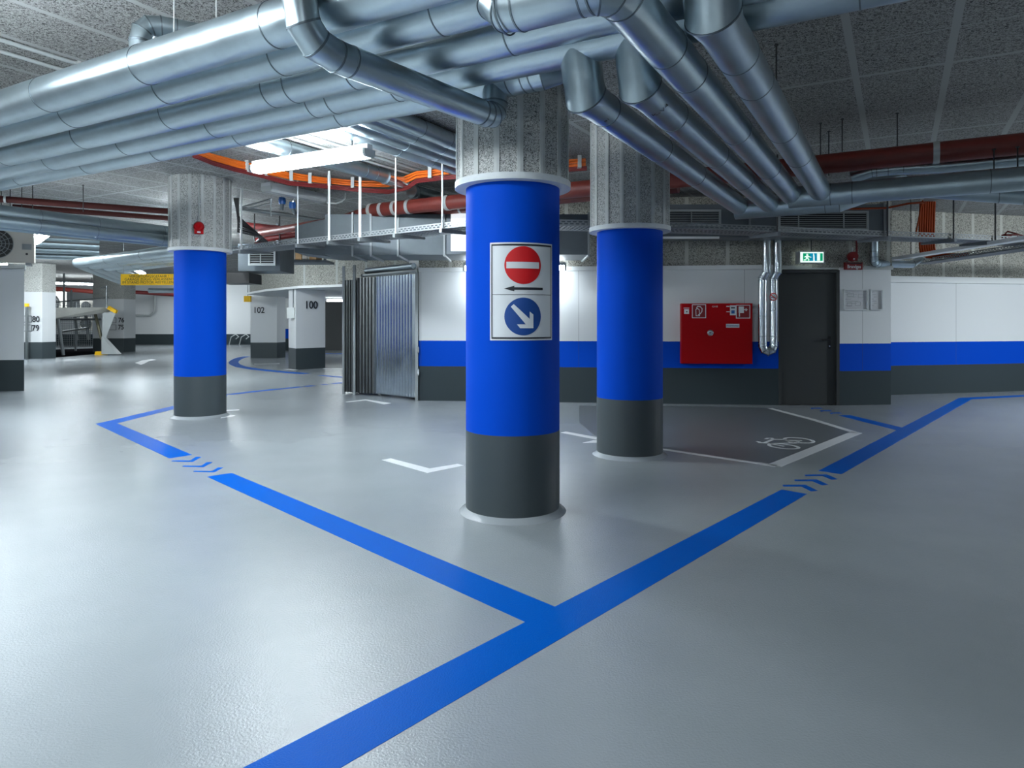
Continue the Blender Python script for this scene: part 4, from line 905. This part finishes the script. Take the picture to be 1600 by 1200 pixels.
# exit sign
em = frame(P(1268.5, 402, 10.22), (1, 0.03, 0))
ex = thing('exit_sign', 'lit green and white running figure exit sign above the door', 'sign', mtx=em)
MB().box((-0.185, -0.085, -0.12), (0.185, 0.085, 0.0)).build('sign_box', 'exit_white', ex, True, 0)
ringpoly(MB(), rect(-0.195, -0.095, 0.195, 0.095), rect(-0.178, -0.078, 0.178, 0.078), -0.125, 0.006).build('sign_frame', 'frame_grey', ex, True, 0)
MB().prism(rect(-0.135, -0.055, 0.165, 0.060), 0.0, 0.003).build('green_field', 'exit_green', ex, True, 0)
MB().prism(rect(-0.03, -0.055, 0.075, 0.060), 0.001, 0.004).build('teal_field', 'exit_blue', ex, True, 0)
MB().prism(rect(0.078, -0.050, 0.122, 0.055), 0.001, 0.005).build('white_door', 'exit_white', ex, True, 0)
MB().prism([(0.018, 0.055), (0.030, 0.055), (0.040, 0.0), (0.040, -0.055), (0.020, -0.055)], 0.001, 0.005).build('white_arrow', 'exit_white', ex, True, 0)
rn = MB(); rn.prism(circ(-0.072, 0.038, 0.013, 14), 0.001, 0.005)
rn.prism([(-0.085, 0.022), (-0.060, 0.026), (-0.035, 0.010), (-0.010, 0.006), (-0.010, -0.004), (-0.036, -0.002), (-0.052, 0.006), (-0.060, -0.012), (-0.040, -0.030), (-0.045, -0.050), (-0.058, -0.050), (-0.056, -0.034), (-0.078, -0.020), (-0.092, -0.044), (-0.125, -0.044), (-0.125, -0.034), (-0.100, -0.032), (-0.090, -0.010), (-0.096, 0.004), (-0.112, -0.004), (-0.118, 0.006)], 0.001, 0.005)
rn.build('running_figure', 'exit_white', ex, True, 0)
MB().tube([(0.02, 0.09, -0.06), (0.02, 0.45, -0.06)], 0.008, 8).build('suspension_rod', 'rod', ex, True)
# alarm bell and red lettering sign at the pier
ab = thing('alarm_bell', 'dark red alarm bell above the red lettering beside the exit sign', 'alarm', P(1331.5, 401, 10.3))
MB().lathe([(0, -0.055), (0.055, -0.05), (0.075, -0.01), (0.07, 0.05), (0, 0.055)], 24, Matrix.Rotation(R(90), 4, 'X')).build('bell_body', 'red_dark', ab, True)
MB().lathe([(0, 0.05), (0.014, 0.05), (0.012, 0.066), (0, 0.068)], 14, Matrix.Translation((0, 0, -0.04)) @ Matrix.Rotation(R(90), 4, 'X')).build('white_lens', 'sign_white', ab, True)
MB().tube([(0, 0, 0.06), (0, 0, 0.14)], 0.012, 8).build('cable_entry', 'white', ab, True)
al = thing('alarm_lettering_sign', 'small red sign with pale lettering under the alarm bell', 'sign', mtx=frame(P(1334.5, 415.5, 10.31), (1, 0.08, 0)))
MB().box((-0.135, -0.055, -0.05), (0.135, 0.055, 0.0)).build('sign_plate', 'red_dark', al, True, 0)
text('lettering', 'Brandgas', 0.072, 'sign_white', al, Matrix.Translation((0, -0.012, 0.002)), 0.001, 0.82, 0.015)
MB().box((-0.12, 0.034, 0.0), (0.12, 0.048, 0.002)).build('dark_strip', 'black', al, True, 0)
pipe('conduit', 'thin red conduit rising from the alarm bell', 'conduit', [P(1338.5, 408, 10.36), P(1338.5, 375, 10.36)], 0.014, 'dark_red')
# framed notices on the pier
for u0, u1, v0, v1, nm in ((1315.5, 1356, 452, 485, 'wider framed notice with a plan, left one beside the door'), (1359.5, 1380.5, 452, 484.5, 'narrow framed notice with text, right one beside the door')):
    a = P(u0, v1, 10.43); b = P(u1, v0, 10.43); w, h_ = b.x - a.x, b.z - a.z
    m = frame(((a.x + b.x) / 2, 10.425 + 0.09 / 0.835 * ((a.x + b.x) / 2 - 5.2), (a.z + b.z) / 2), (0.835, 0.09, 0))
    t = thing('framed_notice', nm, 'notice', mtx=m, group='framed notices')
    ringpoly(MB(), rect(-w / 2, -h_ / 2, w / 2, h_ / 2), rect(-w / 2 + 0.018, -h_ / 2 + 0.018, w / 2 - 0.018, h_ / 2 - 0.018), -0.01, 0.038).build('notice_frame', 'collar', t, True, 0)
    MB().box((-w / 2 + 0.01, -h_ / 2 + 0.01, -0.008), (w / 2 - 0.01, h_ / 2 - 0.01, 0.002)).build('notice_paper', 'paper', t, True, 0)
    mb = MB()
    for i in range(7):
        y = h_ / 2 - 0.05 - i * (h_ - 0.09) / 7; x_ = -w / 2 + 0.03 + 0.02 * (i % 3)
        mb.box((x_, y - 0.004, 0.002), (x_ + (w - 0.1) * (0.3 + 0.45 * ((i * 37) % 10) / 10), y + 0.002, 0.003))
    if w > 0.3:
        for (xa, ya, xb, yb2) in ((-0.12, 0.05, -0.02, 0.10), (0.0, -0.09, 0.09, -0.03), (0.05, 0.03, 0.13, 0.09), (-0.13, -0.10, -0.05, -0.04)):
            ringpoly(mb, rect(xa, ya, xb, yb2), rect(xa + 0.006, ya + 0.006, xb - 0.006, yb2 - 0.006), 0.002, 0.0032)
    mb.build('notice_print', 'post', t, True, 0)
# small devices
rbx = thing('alarm_box', 'small red box beside the tray at the right edge', 'alarm', P(1578, 370, 9.6))
MB().box((-0.085, -0.05, -0.065), (0.075, 0.05, 0.035)).build('box_body', 'red_dark', rbx, True, 0)
MB().tube([(-0.08, 0, 0.03), (-0.03, 0, 0.075), (0.03, 0, 0.06), (0.16, 0, 0.02), (0.3, 0, 0.0)], 0.010, 8).build('cable', 'dark_red', rbx, True)
MB().box((-0.01, -0.052, -0.01), (0.06, -0.048, 0.01)).build('white_label', 'sign_white', rbx, True, 0)
hn = thing('alarm_horn', 'small red alarm horn on the cladding of the far blue column', 'alarm', (0, 0, 0))
dvec = Vector((C3[0], C3[1], 0)); tw = (-dvec).normalized(); sd = Vector((tw.y, -tw.x, 0)) * -1
hm = frame(dvec + tw * 0.392 + Vector((-0.02, 0, CH + 143 / F * 8.9)), Vector((-tw.y, tw.x, 0)))
hn.matrix_world = hm; ROOT[hn.name] = hm.copy()
MB().lathe([(0, 0), (0.062, 0), (0.066, 0.03), (0.05, 0.07), (0.02, 0.075), (0, 0.06)], 24, Matrix.Translation((0, 0.02, 0))).build('horn_body', 'red', hn, True)
MB().box((-0.055, -0.075, 0), (0.055, 0.01, 0.05)).build('horn_base', 'red', hn, True, 0)
MB().box((-0.02, -0.065, 0.05), (0.02, -0.045, 0.053)).build('white_label', 'sign_white', hn, True, 0)
MB().tube([(0, 0.08, 0.02), (0, 0.62, 0.02)], 0.008, 8).build('conduit', 'frame_grey', hn, True)
wl = thing('wall_lamp_strip', 'thin pale conduit strip on the wall above the fire cabinet', 'conduit', P(1080, 371, 9.3))
a, b = P(1030, 372.8, 9.3), P(1124, 369.5, 9.3)
MB().box((a.x, 9.3, a.z), (b.x, 9.33, b.z)).build('strip', 'white_steel', wl, sharp=0)

# ------------------------------------------------------------------ rectangular piers on the left
def pier(label, foot, z1, ztop, mt_top='wool_pier', group='white rectangular piers', upper=True):
    cx_ = sum(p[0] for p in foot) / len(foot); cy_ = sum(p[1] for p in foot) / len(foot)
    t = thing('pier', label, 'column', (cx_, cy_, 0), group=group)
    ex_ = [((x - cx_) * 1.002 + cx_, (y - cy_) * 1.002 + cy_) for x, y in foot]
    MB().prism(ex_, 0, z1).build('plinth_band', 'grey', t, sharp=0)['label'] = 'dark grey painted base band'
    MB().prism(foot, z1, ztop).build('shaft', 'white', t, sharp=0)['label'] = 'white painted shaft'
    if upper: MB().prism(ex_, ztop, CEIL - 0.004).build('cladding', mt_top, t, sharp=0)
    return t
pier('nearest white pier at the left edge, below the air conditioner', [(-9.80, 12.42), (-8.93, 12.5), (-9.30, 13.0), (-9.90, 12.9)], 0.57, 2.238, upper=False)
lg = thing('wall_ledge', 'pale ledge board on top of the left edge pier', 'ledge', (-9.6, 12.6, 2.24))
MB().prism([(-9.92, 12.26), (-8.86, 12.42), (-9.28, 13.04), (-9.95, 12.95)], 2.24, 2.30).build('ledge_board', 'batten', lg, sharp=0)
def number(body, cap, pos, right=(1, 0, 0), label=''):
    t = thing('bay_number', label, 'number', mtx=frame(pos, right), group='bay numbers')
    return text('numeral', body, cap / 0.70, 'sign_black', t, Matrix.Identity(4), 0.002, 0.92, 0.014)
pier('pier with bay numbers 80 and 79', [(-17.2, 22.85), (-15.72, 22.85), (-15.60, 23.35), (-17.2, 23.35)], 0.556, 2.24)
number('80', 0.19, P(56, 499, 22.82), label='bay number 80, upper one on its pier')
number('79', 0.19, P(55.5, 513, 22.82), label='bay number 79, lower one on its pier')
pier('pier with bay numbers 76 and 75', [(-17.0, 27.7), (-15.75, 27.7), (-15.55, 28.2), (-17.0, 28.2)], 0.556, 2.15)
number('76', 0.185, P(189.5, 500.5, 27.66), label='bay number 76, upper one on its pier')
number('75', 0.185, P(189, 511.5, 27.66), label='bay number 75, lower one on its pier')
for (u, v, Y, nm) in ((176, 500.5, 27.67, 'left of number 76'), (176, 511.5, 27.67, 'left of number 75'), (43, 498.5, 22.83, 'left of number 80'), (43, 512.5, 22.83, 'left of number 79')):
    t = thing('label_holder', 'small empty label frame ' + nm, 'frame', mtx=frame(P(u, v, Y), (1, 0, 0)), group='label frames on the piers')
    ringpoly(MB(), rect(-0.15, -0.11, 0.15, 0.11), rect(-0.13, -0.09, 0.13, 0.09), 0, 0.01).build('holder_frame', 'post', t, True, 0)
pier('pier with bay number 102', [(-8.92, 23.3), (-8.02, 23.3), (-7.93, 23.9), (-8.92, 23.9)], 0.53, 2.106, upper=False)
number('102', 0.20, P(404.5, 485, 23.27), label='bay number 102 on its pier')
pier('pier with bay number 100', [(-5.65, 17.85), (-5.06, 18.5), (-5.40, 19.0), (-6.02, 18.4)], 0.556, 2.106, upper=False)
rv = Vector((0.59, 0.65, 0)).normalized()
number('100', 0.20, Vector((-5.355, 18.175, CH + 23 / F * 18.1)) + Vector((0.65, -0.59, 0)).normalized() * 0.02, (0.59, 0.65, 0), label='bay number 100 on its pier')
jb = thing('junction_box', 'grey junction box with a cable on the left side of pier 100', 'box', P(456, 489, 18.0))
MB().box((-0.10, -0.10, -0.14), (0.10, 0.10, 0.14)).build('box_body', 'frame_grey', jb, True, 0)
MB().tube([(0.04, 0, 0.14), (0.04, 0, 0.66)], 0.02, 8).build('conduit', 'post', jb, True)
ye = thing('yellow_box', 'small yellow box on the wall left of pier 102', 'box', P(387, 467, 23.0))
MB().box((-0.11, -0.05, -0.10), (0.11, 0.05, 0.10)).build('box_body', 'yellow', ye, True, 0)
MB().tube([(0, 0, 0.10), (0, 0, 1.1)], 0.015, 8).build('conduit', 'post', ye, True)
for i, (u, nm) in enumerate(((364, 'left'), (380, 'right'))):
    t = thing('bicycle_rack', 'thin metal rack hoop at the far wall, ' + nm + ' one of two', 'rack', (P(u, 0, 35.9).x, 35.9, 0), group='rack hoops at the far wall')
    MB().tube([(-0.2, 0, 0.0), (-0.1, 0, 0.4), (0.15, 0, 0.55), (0.3, 0, 0.42), (0.15, 0, 0.3)], 0.025, 8).build('hoop', 'frame_grey', t, True)

# warning sign
wm = frame(P(230.5, 436.8, 13.0), (1, -0.06, 0))
ws = thing('warning_sign', 'yellow hanging warning sign with three lines of black lettering', 'sign', mtx=wm)
MB().box((-0.53, -0.105, -0.02), (0.53, 0.105, 0.0)).build('sign_board', 'yellow', ws, True, 0)
for i, (s, k) in enumerate((('VERGIFTUNGSGEFAHR !', 0.052), ('GARAGE ZÜGIG VERLASSEN !', 0.052), ('IM STAND MOTOR ABSTELLEN !', 0.052))):
    text('lettering', s, 0.068, 'sign_black', ws, Matrix.Translation((0.03, 0.060 - 0.058 * i, 0.001)), 0.0008, 1.08, 0.0)
for s in (-1, 1): MB().tube([(s * 0.48, 0.105, -0.01), (s * 0.48, CEIL - wm.translation.z, -0.01)], 0.004, 6).build('hanging_wire', 'frame_grey', ws, True)

# air conditioner on the ledge
def condenser(label, x, y, z, w, h_, dep, fans=1, detail=True, right=(1, 0, 0)):
    t = thing('air_conditioner', label, 'air conditioner', mtx=frame((x, y, z), right), group='air conditioner units')
    MB().box((-w / 2, 0, -dep), (w / 2, h_, 0)).build('casing', 'beige', t, True, 0)
    fx = -w * 0.14; r = h_ * 0.40
    MB().prism(circ(fx, h_ / 2, r, 32), 0.0, 0.006).build('fan_opening', 'dark_grille', t, True, 0)
    mb = MB()
    for k in (1.04, 0.8, 0.6, 0.4, 0.2): ringpoly(mb, circ(fx, h_ / 2, r * k, 32), circ(fx, h_ / 2, r * k - 0.010, 32), 0.004, 0.016)
    for k in range(14):
        a = 2 * math.pi * k / 14; m = Matrix.Translation((fx, h_ / 2, 0)) @ Matrix.Rotation(a, 4, 'Z'); mb.box((0.03, -0.004, 0.006), (r, 0.004, 0.014), m)
    mb.build('fan_guard', 'post', t, True, 0)
    if detail:
        MB().box((w * 0.30, h_ * 0.36, 0.0), (w * 0.46, h_ * 0.52, 0.004)).build('label_plate', 'post', t, True, 0)
        MB().lathe([(0, 0), (0.02, 0), (0.02, 0.01), (0, 0.01)], 12, Matrix.Translation((w * 0.38, h_ * 0.24, 0))).build('knob', 'black', t, True)
    for s in (-0.4, 0.4): MB().box((w * s - 0.04, -0.05, -dep), (w * s + 0.04, 0, 0)).build('foot', 'post', t, True, 0)
    return t
condenser('beige air conditioner with round fan on the ledge at the left edge', -9.20, 12.36, 2.352, 0.90, 0.66, 0.33, right=(0.86, 0.51, 0))
condenser('upper far air conditioner behind the parking platform', P(138, 0, 30).x, 30.0, 1.66, 0.75, 0.50, 0.4, detail=False)
condenser('lower far air conditioner behind the parking platform', P(140, 0, 30.1).x, 30.0, 0.85, 0.75, 0.60, 0.4, detail=False)
condenser('far grey unit close to the pier with numbers 80 and 79', P(85, 0, 30.1).x, 30.0, 1.55, 0.7, 1.0, 0.4, detail=False)

# parking platform
pf = thing('parking_platform', 'raised steel parking platform with railing and yellow corner', 'platform', (-15.5, 24.0, 0))
MB().prism([(0, 0), (0, 0.34), (1, 0.24), (1, 0.0)], 0, 1, Matrix.Identity(4)) 
dl0, dl1, dr0, dr1 = P(76, 481, 23.6), P(76, 499, 23.6), P(176, 480, 25.6), P(170, 488.5, 25.6)
def slab(a0, a1, b0, b1, dy):
    m_ = MB(); o = Vector((-0.6 * dy, dy, 0)); m_.add([a1, b1, b0, a0, a1 + o, b1 + o, b0 + o, a0 + o], [(0, 1, 2, 3), (7, 6, 5, 4), (0, 4, 5, 1), (1, 5, 6, 2), (2, 6, 7, 3), (3, 7, 4, 0)]); return m_
slab(dl0, dl1, dr0, dr1, 1.4).build('deck', 'deck', pf, sharp=0)
for (u0, v0, u1, v1, Y, mt) in ((86.7, 498, 81, 556, 24.0, 'olive'), (90.7, 498, 99, 555, 24.0, 'post'), (116.7, 493, 120.7, 532, 26.3, 'post'), (134, 492, 138.7, 531, 26.3, 'post'), (148.7, 490, 158.7, 530, 25.8, 'olive')):
    MB().tube([P(u0, v0, Y), P(u1, v1, Y)], 0.055, 8).build('leg', mt, pf)
MB().tube([P(81, 499, 26.0), P(158, 499, 26.0)], 0.04, 8).build('cross_bar', 'post', pf)
MB().tube([P(98, 518, 26.0), P(140, 512, 26.0)], 0.035, 8).build('cross_bar', 'post', pf)
tri = [P(160, 488.5, 25.4), P(181, 487.5, 25.4), P(166, 527, 25.4), P(159, 548, 25.4)]
slab(tri[0], tri[3], tri[1], tri[2], 0.06).build('end_plate', 'frame_grey', pf, sharp=0)
rmp = [P(158.5, 526, 25.3), P(158.5, 553.5, 25.3), P(184, 553.5, 25.3), P(180, 549, 25.3)]
m_ = MB(); o = Vector((0, 0.25, 0)); m_.add([rmp[0], rmp[1], rmp[2], rmp[0] + o, rmp[1] + o, rmp[2] + o], [(0, 1, 2), (5, 4, 3), (0, 3, 4, 1), (1, 4, 5, 2), (2, 5, 3, 0)]); m_.build('ramp_wedge', 'frame_grey', pf, sharp=0)
MB().box((-0.17, -0.06, -0.06), (0.17, 0.06, 0.06), Matrix.Translation(P(176, 484, 25.45)) @ Matrix.Rotation(R(30), 4, 'Y')).build('corner_marker', 'yellow', pf, sharp=0)
for u, v0, v1 in ((100, 427, 481), (111.5, 453, 481), (166.5, 446, 481)):
    MB().tube([P(u, v0, 25.2), P(u, v1, 25.2)], 0.035, 8).build('railing_post', 'post', pf)
for a, b in (((79, 473), (169, 464.5)), ((158, 450.5), (168, 447))):
    MB().tube([P(a[0], a[1], 25.2), P(b[0], b[1], 25.2)], 0.025, 8).build('rail', 'post', pf)
pe = flat('platform_pit', 'dark open pit strip under the raised parking platform', [[(60, 561), (158, 552.6), (160, 543.5), (60, 547)]], 'pit', group=None, cat='pit')
yb_ = thing('wheel_stop', 'yellow and pale block on the floor under the platform end', 'block', P(158, 553, 25.0))
a = fl(158, 554.5); MB().prism([(-0.2, 0.0), (0.2, 0.0), (0.17, 0.13), (-0.17, 0.13)], -0.08, 0.08, Matrix.Translation((a.x, a.y, 0)) @ Matrix.Rotation(R(90), 4, 'X')).build('block_body', 'yellow', yb_, sharp=0)
yc_ = thing('guard_rail_upright', 'steel upright with yellow tip left of number 80', 'upright', P(42, 478, 22.6))
a = P(42, 478, 22.6); MB().box((a.x - 0.05, a.y - 0.04, a.z - 0.03), (a.x + 0.05, a.y + 0.04, a.z + 0.08)).build('cap', 'yellow', yc_, sharp=0)
MB().box((a.x - 0.035, a.y - 0.03, 0.0), (a.x + 0.035, a.y + 0.03, a.z - 0.03)).build('post_shaft', 'post', yc_, sharp=0)
ff = thing('wire_fence', 'fine wire mesh fence behind the parking platform', 'fence', P(118, 550, 29.0))
mb = MB(); a, b = P(78, 0, 28.6), P(158, 0, 28.6)
for i in range(25):
    x = a.x + (b.x - a.x) * i / 24; mb.box((x - 0.006, 28.6, 0.2), (x + 0.006, 28.612, 2.0))
for i in range(20):
    z_ = 0.2 + 1.8 * i / 19; mb.box((a.x, 28.6, z_ - 0.006), (b.x, 28.612, z_ + 0.006))
mb.build('wire_mesh', 'post', ff, sharp=0)
for s in (0, 0.5, 1): MB().box((a.x + (b.x - a.x) * s - 0.03, 28.58, 0), (a.x + (b.x - a.x) * s + 0.03, 28.64, 2.05)).build('fence_post', 'post', ff, sharp=0)
cd = thing('wall_conduit', 'pale bent conduit on the far wall below the yellow sign', 'conduit', P(240, 490, 36))
MB().tube([P(205, 493, 36), P(234, 493, 36), P(241, 487, 36), P(242, 460, 36)], 0.05, 8).build('conduit_tube', 'frame_grey', cd)
